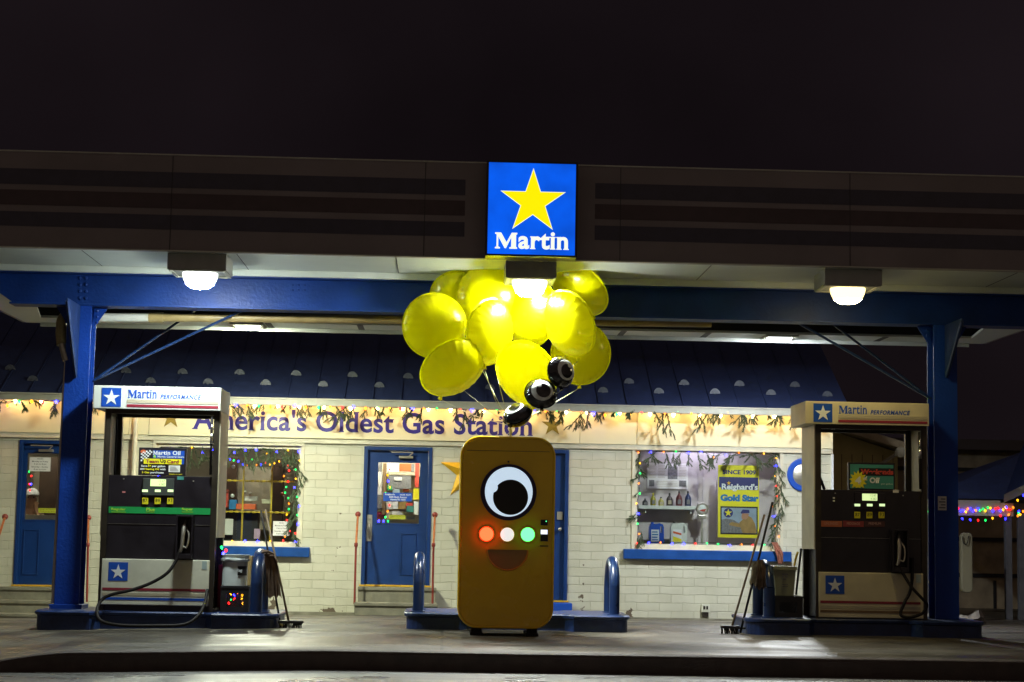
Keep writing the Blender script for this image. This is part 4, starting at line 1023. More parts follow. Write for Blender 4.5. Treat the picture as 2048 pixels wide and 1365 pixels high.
bm = NB(); prism(bm, [(p[0]*1.0, p[1]) for p in mo], YM+.0165, YM+.0192); obj('mouth', bm, mat('brown_flap', (.36, .19, .06), .45), vm)
ec = at(1017, 985); 
bm = NB(); disc(bm, ec.x, ec.z, YM-.012, .268, th=.017, n=64); obj('eye_ring', bm, M['purple'], vm)
bm = NB(); disc(bm, ec.x+.002, ec.z+.004, YM-.015, .228, .236, th=.002, n=64); ew = obj('eye_white', bm, emat('lit_eye_screen', (.58, .72, .86), .92), vm)
pc = at(1021, 995); bm = NB()
big = [(pc.x+.17*math.cos(R(k)), pc.z+.17*math.sin(R(k))) for k in range(0, 360, 5)]
nc = at(985, 976)
disc(bm, pc.x, pc.z, YM-.018, .168, th=.002, n=64); obj('pupil', bm, M['black'], ew)
bm = NB(); disc(bm, nc.x+.002, nc.z+.004, YM-.0205, .048, th=.002, n=36); obj('highlight', bm, emat('lit_eye_screen_spot', (.58, .72, .86), .92), ew)
for px, mm, nm in ((973, emat('red_lamp', (1, .02, .006), 15), 'red'), (1014.5, emat('white_lamp', (.75, .72, .7), 1.1), 'white'), (1055.5, emat('green_lamp', (.09, 1, .20), 3.2), 'green')):
    p = at(px, 1068.5 if px < 1000 else 1069.5); bm = NB(); ball(bm, (p.x, YM+.004, p.z), .064, 24, (1, .8, 1))
    obj('lamp_button', bm, mm, vm, nm+' glowing round lamp', smooth=True)
    bm = NB(); lathe(bm, [(.078, 0), (.078, .008), (.066, .012), (.064, 0)], (p.x, YM+.0045, p.z), 28, 'Y'); obj('lamp_bezel', bm, M['machine'], vm)
bm = NB(); pbox(bm, 1081.5, 1040, 1095.5, 1051, YM-.004, .009, .002); obj('coin_slot', bm, M['dark'], vm)
bm = NB(); pbox(bm, 1091.5, 1042, 1093.5, 1044, YM-.006, .0018); obj('indicator', bm, emat('green_led', (.1, 1, .3), 2), vm)
bm = NB(); pbox(bm, 1081, 1059, 1096, 1083, YM-.006, .011, .003); obj('bill_acceptor', bm, M['dark'], vm)
bm = NB(); pbox(bm, 1081.5, 1060, 1095, 1069, YM-.008, .0018); obj('acceptor_light', bm, emat('slot_light', (.85, .9, 1), 1.2), vm)
bm = NB(); pbox(bm, 1080, 1091.5, 1096.5, 1093.5, YM-.002, .0068); obj('card_slot', bm, M['black'], vm)
bm = NB(); box(bm, a+.06, b-.06, YM+.003, YM+.0048, at(1015, 903).z, at(1015, 902).z); obj('seam', bm, mat('seam_line', (.25, .13, .003), .5), vm)  # thin darker line marking the panel seam
bm = NB(); disc(bm, at(1017, 924).x, at(1017, 924).z, YM+.001, .009, th=.005); obj('camera_hole', bm, M['black'], vm)
for px in (953, 1065):
    p = at(px, 1262); bm = NB(); box(bm, p.x-.05, p.x+.05, YM+.06, YM+.16, .015, c+.01, .01); box(bm, p.x-.06, p.x+.06, YM+.05, YM+.6, .0, .03, .005)
    obj('foot', bm, M['rubber'], vm)

# ------------------------------------------------------------------ balloons
def foil(name, px, py, Y, rpx, tilt, spin, mt, lab, eye=None, grp=None, T=.42):
    """foil balloon: a puffed lens with a puckered seam; tilt = lean of the face away from the street, spin = direction of that lean"""
    c = P(px, py, Y); Rr = rpx/3500*(c-CAM).dot(_f)
    bm = NB(); NR, NS = 9, 72; top = []
    random.seed(int(px))
    ph = random.random()*6
    def ring(rr, side):
        vs = []
        for k in range(NS):
            a = 2*math.pi*k/NS
            pk = .5+.5*math.cos(a*24+ph)
            z = T*Rr*(1-rr**2.4)**.62*(1-.22*rr**5*pk) if rr < 1 else 0
            rad = Rr*rr*(1-.03*pk*(rr > .85))
            vs.append(bm.verts.new((rad*math.cos(a), -side*z + (0.01*Rr*math.sin(a*12+ph) if rr > .97 else 0), rad*math.sin(a))))
        return vs
    for side in (1, -1):
        ce = bm.verts.new((0, -side*T*Rr, 0)); prev = None
        for j in range(1, NR+1):
            rr = math.sin(j/NR*math.pi/2)
            cur = ring(rr, side) if (j < NR or side == 1) else seam
            if j == NR and side == 1: seam = cur
            for k in range(NS):
                k2 = (k+1) % NS
                if prev is None: bm.faces.new((ce, cur[k], cur[k2]))
                else: bm.faces.new((prev[k], cur[k], cur[k2], prev[k2]))
            prev = cur
    flange = [bm.verts.new((Rr*1.03*math.cos(2*math.pi*k/NS), 0, Rr*1.03*math.sin(2*math.pi*k/NS))) for k in range(NS)]
    for k in range(NS): bm.faces.new((seam[k], flange[k], flange[(k+1) % NS], seam[(k+1) % NS]))
    bmesh.ops.recalc_face_normals(bm, faces=bm.faces)
    RM = Matrix.Rotation(R(spin), 4, 'Y') @ Matrix.Rotation(R(tilt), 4, 'X')
    # knot tail at the seam, downwards
    dn = (RM.inverted() @ Vector((0, 0, -1))); dn.y = 0; dn.normalize()
    tail = bmesh.new(); tube(tail, [dn*Rr*.98, dn*Rr*1.06, dn*Rr*1.13], .012, 6, .025); merge(bm, tail)
    MM = Matrix.Translation(c) @ RM
    bmesh.ops.transform(bm, matrix=MM, verts=bm.verts)
    o = obj(name, bm, mt, None, smooth=True, base=c); tag(o, lab, 'balloon', grp)
    if eye:
        for nm, rr, off, ox, oz, mm in eye:
            bm = NB(); n = 32; vs = []
            K = 6
            for j in range(K+1):
                for k in range(n):
                    a = 2*math.pi*k/n; u = ox*Rr+rr*Rr*j/K*math.cos(a); v = oz*Rr+rr*Rr*j/K*math.sin(a); r2 = min(.999, math.hypot(u, v)/Rr)
                    vs.append(bm.verts.new((u, -(T*Rr*(1-r2**2.4)**.62+off), v)))
            for j in range(K):
                for k in range(n):
                    q = [vs[j*n+k], vs[j*n+(k+1) % n], vs[(j+1)*n+(k+1) % n], vs[(j+1)*n+k]]
                    if j == 0: bm.faces.new((q[0], q[2], q[3]))
                    else: bm.faces.new(q)
            bmesh.ops.transform(bm, matrix=MM, verts=bm.verts)
            e = obj(nm, bm, mm, None, smooth=True, base=Vector((0, 0, 0))); e.parent = o; e.location = -c; W[e.name] = Vector((0, 0, 0))
    return c, c + (RM.to_3x3() @ (dn*Rr*1.12))
G = 'yellow foil balloons tied above the machine'
knots = []
for args in (
    (917, 598, .35, 55, 30, 20, 'dim yellow balloon wedged behind the left pair'),
    (976, 591, .18, 59, 8, 30, 'largest high yellow balloon just left of the bright lamp'),
    (1160, 580, .25, 59, 56, 38, 'yellow balloon lying tilted at the upper right under the soffit'),
    (1162, 708, .30, 58, 15, -60, 'yellow balloon at the lower right, behind the black eye'),
    (1062, 626, .12, 66, 46, 88, 'yellow balloon right below the brightest lamp'),
    (869, 652, -.05, 61, 14, -70, 'round yellow balloon at the far left of the bunch'),
    (979, 664, -.22, 63, 48, -78, 'upright narrow yellow balloon in the middle left of the bunch'),
    (1138, 648, -.20, 65, 52, 62, 'slanted bright yellow balloon right of the lamp'),
    (906, 735, -.30, 66, 48, -32, 'yellow balloon at the lower left of the bunch'),
    (1053, 748, -.34, 64, 40, 50, 'lowest yellow balloon, behind the black eyed balloons')):
    px, py, Y, r_, ti, spn, lab = args
    knots.append(foil('foil_balloon', px, py, Y, r_*1.06, ti, spn, M['balloon'], lab, grp=G))
GE = 'black eyeball balloons'
def eye(s=1, ox=0, oz=0):
    return [('iris_ring', .70*s, .002, ox, oz, M['bwhite']), ('pupil', .47*s, .005, ox+.08, oz-.04, M['bblack']), ('glint', .14*s, .008, ox-.22, oz+.22, M['bwhite'])]
foil('eyeball_balloon', 1121, 745, -.62, 30, 38, 90, M['bblack'], 'black eyeball balloon at the right, looking left', eye(1, 0, -.15), GE, T=.62) if False else None
knots.append(foil('eyeball_balloon', 1121, 745, -.66, 32, -35, 78, M['bblack'], 'upper right black eyeball balloon turned to the left', eye(.95, -.05, .05), GE, T=.66))
knots.append(foil('eyeball_balloon', 1082, 788, -.74, 33, -24, 12, M['bblack'], 'middle black eyeball balloon facing the street', eye(.95, 0, -.05), GE, T=.66))
knots.append(foil('eyeball_balloon', 1035, 831, -.70, 31, -58, -28, M['bblack'], 'lowest black eyeball balloon tipped down towards the machine', eye(.9, 0, .1), GE, T=.66))
an = P(1021, 873, -.4); bs = thing('balloon_strings', 'thin pale strings running from the balloon bunch to the machine top', 'strings', an)
hub = P(1020, 852, -.42)
bm = NB()
for c_, k_ in knots:
    mid = (k_+hub)/2+Vector((random.uniform(-.03, .03), 0, -.03)); tube(bm, curve([k_, mid, hub], 4), .0034, 5)
obj('string', bm, M['rope'], bs)
bm = NB(); tube(bm, curve([hub, hub+Vector((.008, 0, -.05)), an], 4), .012, 6); 
for k in range(5): tube(bm, [hub+Vector((0, 0, -.02*k)), hub+Vector((random.uniform(-.04, .04), -.01, -.03-.02*k))], .004, 4)
obj('knotted_cord', bm, M['rope'], bs)

# ------------------------------------------------------------------ clutter on and by the islands
# left: bucket on crate, cardboard box behind
def crate(x0, x1, y0, y1, z0, h, lab, cat='crate', lights=False):
    t = thing('milk_crate', lab, cat, ((x0+x1)/2, (y0+y1)/2, z0), 'black milk crates on the islands')
    bm = NB(); z1 = z0+h; th = .012
    box(bm, x0, x1, y0, y1, z0+.003, z0+.02)
    for X_ in (x0, x1-th): box(bm, X_, X_+th, y0, y1, z0+.02, z1, .002)
    box(bm, x0+th, x1-th, y1-th, y1, z0+.02, z1, .002)
    # front with lattice window
    wx0, wx1, wz0, wz1 = x0+(x1-x0)*.2, x1-(x1-x0)*.2, z0+h*.22, z0+h*.72
    for q in ((x0+th, x1-th, z0+.02, wz0), (x0+th, x1-th, wz1, z1), (x0+th, wx0, wz0, wz1), (wx1, x1-th, wz0, wz1)): box(bm, q[0], q[1], y0, y0+th, q[2], q[3])
    box(bm, x0-.006, x1+.006, y0-.006, y0, z1-.02, z1+.0); 
    obj('shell', bm, M['crate'], t)
    bm = NB(); n = 7; w_ = wx1-wx0; hh = wz1-wz0; s = w_/n*1.0
    k = -hh
    while k < w_:
        for sg in (1, -1):
            pts = []
            xa_, za_ = wx0+max(0, k), wz0+max(0, -k); L = min(w_-max(0, k), hh-max(0, -k))
            if L > .01:
                p0, p1 = (xa_, za_), (xa_+L, za_+L)
                if sg < 0: p0, p1 = (wx0+wx1-p0[0], p0[1]), (wx0+wx1-p1[0], p1[1])
                tube(bm, [(p0[0], y0+.006, p0[1]), (p1[0], y0+.006, p1[1])], .0035, 4)
        k += s
    obj('lattice', bm, M['crate'], t)
    return t, z1
x0 = P(440, 1200, .45).x; x1 = P(497, 1200, .45).x
ct, zc = crate(x0, x1, .48, .80, zI, P(468, 1173, .45).z-zI, 'black milk crate under the white bucket, festive lights showing through its lattice')
cx = P(468, 1140, .55).x; bz = zc; bt = P(468, 1110, .55).z
bk = thing('bucket', 'white plastic bucket with a black label on the left crate', 'bucket', (cx, .64, bz))
bm = NB(); r0_, r1_ = .128, .134; h_ = bt-bz
lathe(bm, [(r0_, .002), (r1_-.006, h_*.78), (r1_+.012, h_*.80), (r1_+.014, h_*.86), (r1_, h_*.88), (r1_+.008, h_*.97), (r1_+.010, h_), (r1_-.006, h_), (r1_-.012, h_*.9), (r0_-.01, .02)], (cx, .64, bz), 32)
obj('pail', bm, M['plastic_w'], bk, smooth=True)
# curved label
bm = NB(); vs = []
for k in range(9):
    a_ = R(-90+18+k*6.5); rr_ = r0_+(r1_-r0_)*.55+.0025
    for z_ in (bz+h_*.34, bz+h_*.64): vs.append(bm.verts.new((cx+rr_*math.cos(a_), .64+rr_*math.sin(a_), z_)))
for k in range(8): bm.faces.new((vs[2*k], vs[2*k+2], vs[2*k+3], vs[2*k+1]))
obj('label', bm, M['black'], bk)
lo = text('label_lettering', 'Reg', (cx+.035, cx+.088, bz+h_*.43, bz+h_*.56), .64-.128, M['logo_white'], bk, bold=.03, serif=.04)
bm = NB(); tube(bm, curve([(cx-r1_-.012, .64, bz+h_*.85), (cx-.08, .64-.13, bz+h_*.90), (cx+.05, .64-.145, bz+h_*.84), (cx+r1_+.012, .64, bz+h_*.80)], 6), .0035, 5); obj('bail', bm, M['plastic_w'], bk)
a, b, c, d = rc(455, 1112, 502, 1195, 1.0); bm = NB(); box(bm, a, b, .98, 1.16, zI+.002, d, .004); tag(obj('cardboard_box', bm, mat('brown_cardboard', (.35, .25, .10), .8, var=.1), None), 'tall brown cardboard box behind the white bucket', 'box')
a, b, c, d = rc(436, 1130, 446, 1190, .95); bm = NB(); box(bm, a, b, .95, 1.05, zI+.002, d, .004); tag(obj('red_can', bm, M['maroon'], None), 'narrow dark red can left of the white bucket', 'can')
# right: bin on crate
x0 = P(1549, 1200, .45).x; x1 = P(1607, 1200, .45).x
ct2, zc2 = crate(x0, x1, .48, .82, zR, P(1578, 1193, .45).z-zR, 'black milk crate under the grey green bin, wall showing through its lattice')
a, b, c, d = rc(1549, 1132, 1591, 1193, .52); bn = thing('waste_bin', 'grey green tapered bin standing on the right crate', 'bin', ((a+b)/2, .64, zc2))
t = bmesh.new(); lo_ = [(a+.015, .54), (b-.015, .54), (b-.015, .74), (a+.015, .74)]; hi = [(a-.005, .52), (b+.005, .52), (b+.005, .76), (a-.005, .76)]
A = [t.verts.new((p[0], p[1], zc2+.002)) for p in lo_]; B = [t.verts.new((p[0], p[1], d-.03)) for p in hi]
inn = [t.verts.new((p[0]*.94+(a+b)/2*.06, p[1]*.94+.64*.06, d-.03)) for p in hi]; inb = [t.verts.new((p[0]*.9+(a+b)/2*.1, p[1]*.9+.64*.1, zc2+.03)) for p in lo_]
t.faces.new(A[::-1]); t.faces.new(inb)
for k in range(4):
    j = (k+1) % 4
    for q, w_ in ((A, B), (B, inn), (inn, inb)): t.faces.new((q[k], q[j], w_[j], w_[k]))
bmesh.ops.recalc_face_normals(t, faces=t.faces); bm = NB(); merge(bm, t); obj('tub', bm, M['grey_bin'], bn)
bm = NB(); 
for q in ((a-.018, b+.018, .505, .522), (a-.018, b+.018, .758, .775), (a-.018, a-.002, .522, .758), (b+.002, b+.018, .522, .758)): box(bm, q[0], q[1], q[2], q[3], d-.045, d-.005, .004)
obj('rim', bm, M['grey_bin'], bn)
bm = NB(); mx_ = (a+b)/2
for q in ((-.03, .03, .62, .68), (-.03, -.015, .54, .60), (.0, .03, .55, .59), (-.02, .012, .46, .52), (-.03, .03, .30, .33), (-.03, .03, .24, .27)):
    z_ = zc2+(d-zc2); box(bm, mx_+q[0], mx_+q[1], .5225-(.004), .5245-.0005, zc2+(d-zc2)*q[2]+.02, zc2+(d-zc2)*q[3]+.02)
objs('stamp', bm, M['grey'], bn)
CR = [P(x, y, .72) for x, y in ((461, 1188), (468, 1190), (462, 1199), (469, 1197), (457, 1206), (484, 1190), (483, 1197), (486, 1206), (475, 1185))]
# cloths
def cloth(pts, w0, w1, mt, lab, name='rag', n=10, base=None, seed=1, cat='rag'):
    random.seed(seed); bm = NB(); rows = []
    cp = curve(pts, 6)
    for i, p in enumerate(cp):
        s = i/(len(cp)-1); w_ = w0+(w1-w0)*s; row = []
        for k in range(n+1):
            u = k/n-.5; row.append(bm.verts.new((p.x+u*w_+.006*math.sin(s*9+k), p.y-.02*abs(math.sin(k*1.3+seed+s*2))*(.3+s), p.z-.02*math.sin(k*1.7+seed)*s+.015*abs(u)*s)))
        rows.append(row)
    for r_, q in zip(rows, rows[1:]):
        for k in range(n): bm.faces.new((r_[k], r_[k+1], q[k+1], q[k]))
    r2 = bmesh.ops.solidify(bm, geom=bm.faces[:], thickness=.004)
    return tag(obj(name, bm, mt, None, smooth=True), lab, cat)
a_ = P(540, 1100, .33); b_ = P(545, 1140, .30); c_ = P(548, 1195, .30)
cloth([(xb1+.05, .40, a_.z+.0), P(538, 1112, .28), b_, c_], .06, .16, M['rag'], 'brown rag hanging from the bollard beside the left pump', seed=3)
bm = NB(); 
for k in range(3): 
    ccc = P(533+5*k, 1104+4*k, .27); ball(bm, ccc, .022, 10, (1.3, 1, .8))
tube(bm, curve([P(524, 1106, .30), P(534, 1103, .26), P(548, 1108, .27)], 4), .012, 6)
tag(obj('knotted_cord', bm, M['rag'], None, smooth=True), 'knotted cord tying rag and broom handles to the left bollard', 'cord')
cloth([P(1517, 1122, .30), P(1514, 1135, .27), P(1508, 1170, .27)], .05, .11, mat('grey_rag_cloth', (.28, .25, .19), .9, var=.2, bump=.5), 'grey rag hanging left of the right bollard', seed=5)
cloth([P(1521, 1120, .30), P(1522, 1140, .26), P(1521, 1178, .26)], .06, .12, M['rag'], 'dark brown rag hanging over the right bollard', seed=8)
a_ = P(1549, 1088, 8.2); cloth([P(1549, 1085, 8.22), P(1556, 1100, 8.2), P(1560, 1112, 8.2), P(1560, 1128, 8.22)], .10, .09, M['pinkrag'], 'faded red bow hanging from the right window garland', name='ribbon_bow', seed=2, cat='bow')
# brooms
def pole_tool(name, p0, p1, r_, mt, lab, head=None, cat='broom', grp=None):
    t = thing(name, lab, cat, p0, grp)
    bm = NB(); tube(bm, [p0, p1], r_, 8); obj('handle', bm, mt, t, smooth=True)
    if head:
        x0, x1, zg = head; bm = NB(); y = p0[1]
        box(bm, x0, x1, y-.04, y+.04, zg+.055, zg+.085, .01); hd = obj('head', bm, M['dark'], t)
        bm = NB(); random.seed(3)
        for i in range(60):
            x = random.uniform(x0+.01, x1-.01); yy = y+random.uniform(-.03, .03); tube(bm, [(x, yy, zg+.056), (x+random.uniform(-.012, .012), yy+random.uniform(-.01, .01), zg+.002)], .004, 4, cap=False)
        obj('bristles', bm, M['rubber'], hd)
    return t
g0 = gz(-2, 0)
a = P(565, 1248, .35); pole_tool('push_broom', Vector((P(578, 1240, .32).x, .30, g0+.07)), P(531, 1020, .50), .011, M['wood'], 'push broom with pale handle leaning on the left bollard', (P(556, 1245, .3).x, P(607, 1245, .3).x, g0))
pole_tool('squeegee', Vector((P(562, 1241, .45).x, .45, g0+.01)), P(522, 1022, .52), .010, M['rubber'], 'black poled squeegee leaning on the left bollard behind the broom', None, 'squeegee')
bm = NB(); tube(bm, [Vector((P(540, 1222, .4).x, .4, g0+.02+.1)), Vector((P(566, 1243, .4).x, .4, g0+.02))], .012, 6); tag(obj('short_pole', bm, M['steel'], None), 'short pale pole end on the ground by the left broom', 'pole')
g1 = gz(4, 0)
pole_tool('push_broom', Vector((P(1463, 1252, .30).x, .28, g1+.07)), P(1529, 1030, .52), .011, M['wood'], 'push broom with brown handle leaning on the right bollard', (P(1441, 1258, .28).x, P(1479, 1258, .28).x, g1))
_sq = pole_tool('squeegee', Vector((P(1480, 1255, .36).x, .34, g1+.01)), P(1545, 1005, .54), .012, M['rubber'], 'black poled squeegee leaning on the right bollard', None, 'squeegee')
bm = NB(); tube(bm, [P(1472, 1257, .36), P(1500, 1257, .36)], .010, 6); obj('blade', bm, M['rubber'], _sq)
bm = NB(); tube(bm, [P(1592, 1190, .86), P(1602, 1102, .86)], .012, 8); ball(bm, P(1602, 1100, .86), .016, 8); tag(obj('black_stick', bm, M['rubber'], None, smooth=True), 'black stick standing between the bin and the right pump', 'stick')
bm = NB(); tube(bm, curve([P(1588, 1135, .9), P(1592, 1115, .9), P(1596, 1104, .9)], 4), .012, 8); tag(obj('windscreen_scraper', bm, M['yshelf'], None, smooth=True), 'yellow handled scraper sticking up behind the right bin', 'scraper')
tube_ = NB(); tube(tube_, [(P(172, 1090, 1.35).x, 1.35, zI), P(166, 1090, 1.35)], .012, 6); tag(obj('dark_pole', tube_, M['rubber'], None), 'thin dark pole standing right of the left blue post', 'pole')

# ------------------------------------------------------------------ eaves lights and garland
COLS = [(.016, .016, 1.), (1., .20, .01), (.01, 1., .13), (1., .42, .01), (1., .012, .01)]
BM = [emat('bulb_'+n, c, s) for n, c, s in zip(('blue', 'orange', 'green', 'yellow', 'red'), COLS, (40, 6, 6, 6, 12))]
BG = [emat('bulb_small_'+n, c, s) for n, c, s in zip(('blue', 'orange', 'green', 'yellow', 'red'), COLS, (32, 5, 5, 5, 9))]
BK = [emat('bulb_kiosk_'+n, c, s) for n, c, s in zip(('blue', 'orange', 'green', 'yellow', 'red'), COLS, (9, 3, 2, 3, 3))]
def bulb_mesh(r_):
    bm = NB(); lathe(bm, [(r_*.4, .6*r_), (r_*.85, .2*r_), (r_, -.4*r_), (r_*.75, -1.2*r_), (r_*.2, -1.9*r_)], (0, 0, 0), 8); me = bpy.data.meshes.new('bulb'); bm.to_mesh(me); bm.free()
    for p in me.polygons: p.use_smooth = True
    return me
def string(name, pts, mats, r_, lab, base, order=None, wire=True, grp=None, jit=0.):
    t = thing(name, lab, 'string lights', base, grp); ms = {}
    for i, p in enumerate(pts):
        k = (order[i] if order else i) % 5
        if k not in ms: ms[k] = bulb_mesh(r_); ms[k].materials.append(mats[k])
        o = bpy.data.objects.new('bulb', ms[k]); COL.objects.link(o); o.parent = t; o.location = p-Vector(base)
        o.rotation_euler = (random.uniform(-.5, .5), random.uniform(-.7, .7), 0); W[o.name] = Vector((0, 0, 0))
    if wire:
        bm = NB(); tube(bm, [p+Vector((0, .004, r_*.9)) for p in pts], .0035, 4); obj('wire', bm, M['wire'], t)
    return t
random.seed(11)
pts = []
x = -10
while x < 1600:
    yy = 808+.0157*(x-540) + random.uniform(1, 5) + (6 if 1175 < x < 1260 or -20 < x < 30 else 0); pts.append(P(x, yy, 8.0)); x += 24+random.uniform(-2, 2)
string('eaves_lights', pts, BM, .020, 'multicoloured bulbs strung along the gutter over the name board', (0, 8.0, 2.7))
# warm clear bulbs tucked behind the gutter lip
wm = emat('warm_clear_bulb', (1., .60, .24), 125); t = thing('warm_eaves_lights', 'warm white bulbs tucked up behind the gutter, washing the boards', 'string lights', (0, 8.2, 2.8))
me = bulb_mesh(.022); me.materials.append(wm); random.seed(4); x = bx0+.2
while x < cx1:
    o = bpy.data.objects.new('bulb', me); COL.objects.link(o); o.parent = t; o.location = Vector((x, 8.19+random.uniform(-.03, .03), zg0+.008+random.uniform(-.006, .012)))-Vector((0, 8.2, 2.8)); x += .42+random.uniform(-.12, .12)
bm = NB(); tube(bm, [(bx0, 8.21, zg0+.028), (cx1, 8.21, zg0+.028)], .003, 4); obj('wire', bm, M['wire'], t)
def sprig_mesh(L, seed, n=60, nl=.05, droop=1.):
    random.seed(seed); bm = NB(); pts = []
    p = Vector((0, 0, 0)); d = Vector((random.uniform(-.6, .6), random.uniform(-.25, 0), -.5)).normalized()
    for i in range(9):
        pts.append(p.copy()); p += d*L/8; d = (d+Vector((random.uniform(-.05, .05), 0, -.13*droop))).normalized()
    tube(bm, pts, .004, 5, .0015)
    def needles(pp, cnt, ln):
        for i in range(cnt):
            s = .12+.88*i/cnt; q = s*(len(pp)-1); k = min(len(pp)-2, int(q)); c = pp[k].lerp(pp[k+1], q-k); ax = (pp[k+1]-pp[k]).normalized()
            for j in range(2):
                o_ = ax.orthogonal().normalized(); o_.rotate(Matrix.Rotation(random.uniform(0, 6.28), 3, ax)); dr = (ax*1.0+o_*.62+Vector((0, 0, -.25))).normalized()*ln*random.uniform(.7, 1.15)
                sd = dr.cross(Vector((0, 1, 0))).normalized()*.0022
                bm.faces.new([bm.verts.new(v) for v in (c-sd, c+sd, c+dr)])
    needles(pts, n, nl)
    for b_ in range(3):
        k = random.randint(2, 6); q = [pts[k]]; d2 = (pts[k+1]-pts[k]).normalized()+Vector((random.choice((-1, 1))*.7, -.2, 0)); d2.normalize()
        for i in range(4): q.append(q[-1]+d2*L*.11); d2 = (d2+Vector((0, 0, -.2))).normalized()
        tube(bm, q, .0025, 4, .001); needles(q, n//3, nl*.85)
    me = bpy.data.meshes.new('sprig'); bm.to_mesh(me); bm.free(); me.materials.append(M['pine']); return me
SPR = [sprig_mesh(l_, s_) for l_, s_ in ((.14, 1), (.18, 2), (.22, 3), (.26, 4), (.20, 5), (.32, 6))]
def sprig(parent, loc, i, sc=1., rot=0., base=None):
    o = bpy.data.objects.new('sprig', SPR[i % 6]); COL.objects.link(o); o.parent = parent; o.location = Vector(loc)-W[parent.name]; o.scale = (sc*random.choice((-1, 1)), sc, sc); o.rotation_euler = (0, rot, 0); W[o.name] = Vector((0, 0, 0)); return o
ga = thing('eaves_garland', 'drooping pine garland sprigs hung along the gutter', 'garland', (0, 8.02, 2.75))
random.seed(21)
sx_ = [(8, 2), (40, 0), (62, 1), (108, 4), (118, 3), (198, 2), (206, 1), (455, 3), (470, 1), (492, 2), (500, 3), (530, 1), (575, 0), (592, 4), (606, 3), (612, 2), (640, 0), (655, 3), (668, 2), (680, 4), (690, 3), (702, 5), (712, 1), (738, 2), (745, 1), (770, 0), (812, 3), (830, 0), (845, 4), (912, 2), (925, 4), (935, 5), (950, 1), (965, 2), (975, 4), (1065, 0), (1082, 2), (1112, 3), (1130, 4), (1136, 1), (1160, 3), (1166, 5), (1170, 5), (1176, 4), (1188, 1), (1212, 1), (1235, 0), (1252, 0), (1275, 0), (1305, 2), (1322, 5), (1330, 5), (1342, 1), (1390, 3), (1402, 2), (1412, 4), (1422, 5), (1440, 1), (1448, 3), (1475, 1), (1488, 3), (1494, 5), (1498, 4), (1512, 1), (1528, 0), (1545, 1), (1562, 4), (1580, 2), (1650, 2)]
for px, i in sx_:
    yy = 807+.0157*(px-540)+(8 if 1150 < px < 1180 else 0); sprig(ga, P(px, yy, random.uniform(7.98, 8.12)), i, random.uniform(.85, 1.25), random.uniform(-.5, .5))
bm = NB(); gp = [P(x, 808+.0157*(x-540)+random.uniform(-1, 2)+(5 if 1150 < x < 1250 or x < 30 else 0), 8.04) for x in range(-20, 1600, 30)]; tube(bm, gp, .006, 5); obj('stem', bm, M['bark'], ga)
x = -20
while x < 1600:
    sprig(ga, P(x, 808+.0157*(x-540), 8.03), random.randint(0, 1), random.uniform(.35, .6), random.uniform(-1.5, 1.5)); x += 26

# window strings and garlands
def window_dressing(o4, lab, lab2, seed, jit, ntop=12, nside=9, nbot=13):
    x0, x1, z0, z1 = o4; random.seed(seed); Y = YW+.02; pts = []
    J = lambda s=.025: random.uniform(-s, s)
    x0 += .06; x1 -= .06; z0 += .07; z1 -= .08
    for i in range(ntop): pts.append(Vector((x0+(x1-x0)*i/(ntop-1), Y, z1+J(.04))))
    for i in range(1, nside): pts.append(Vector((x1+J(.05), Y, z1+(z0-z1)*i/nside)))
    for i in range(nbot): pts.append(Vector((x1+(x0-x1)*i/(nbot-1), Y, z0+abs(J(.03)))))
    for i in range(1, nside): pts.append(Vector((x0+J(.03), Y, z0+(z1-z0)*i/nside)))
    order = [random.choice((0, 0, 1, 2, 3, 4)) for _ in pts]
    string('window_lights', pts, BG, .0105, lab, ((x0+x1)/2, Y, z0), order)
    g = thing('window_garland', lab2, 'garland', ((x0+x1)/2, YW+.03, z1), 'pine garlands round the shop windows')
    for i in range(17): sprig(g, (x0+(x1-x0)*(i+.3)/17, YW+.02, z1+.03), random.randint(0, 5), random.uniform(.8, 1.2), random.uniform(-1.0, 1.0))
    return g, x0, x1, z0, z1
g, x0, x1, z0, z1 = window_dressing(WINR, 'tiny coloured lights framing the right window with the poster', 'pine garland around the right window with the yellow poster', 5, 1)
for py, s_ in ((935, 1.), (940, .8), (955, .9), (1025, 1.), (1035, .8), (1062, 1.1), (1072, .9), (1075, .8), (985, .6)): sprig(g, P(1276+random.uniform(-3, 6), py, YW-.04), random.randint(0, 2), s_*.9, random.uniform(-1.4, 1.4))
zz = z1
while zz > z0: sprig(g, (x1+.02+.04*math.sin(zz*5), YW-.03, zz), random.randint(1, 3), .8, random.uniform(-.3, .3)); zz -= .07
g, x0, x1, z0, z1 = window_dressing(WINL, 'tiny coloured lights framing the left window behind the lit pump', 'pine garland around the left window behind the lit pump', 9, 1, 14, 10, 12)
zz = z1-.2
while zz > z0: sprig(g, (x1-.02+.05*math.sin(zz*4), YW-.02, zz), random.randint(1, 3), .8, random.uniform(-.3, .3)); zz -= .08
for px, py, i in ((505, 895, 5), (515, 893, 5), (540, 895, 4), (548, 897, 5), (480, 895, 5), (565, 896, 3), (388, 892, 5), (405, 892, 4)): sprig(g, P(px, py, YW-.01), i, 1.1, random.uniform(-.8, .8))
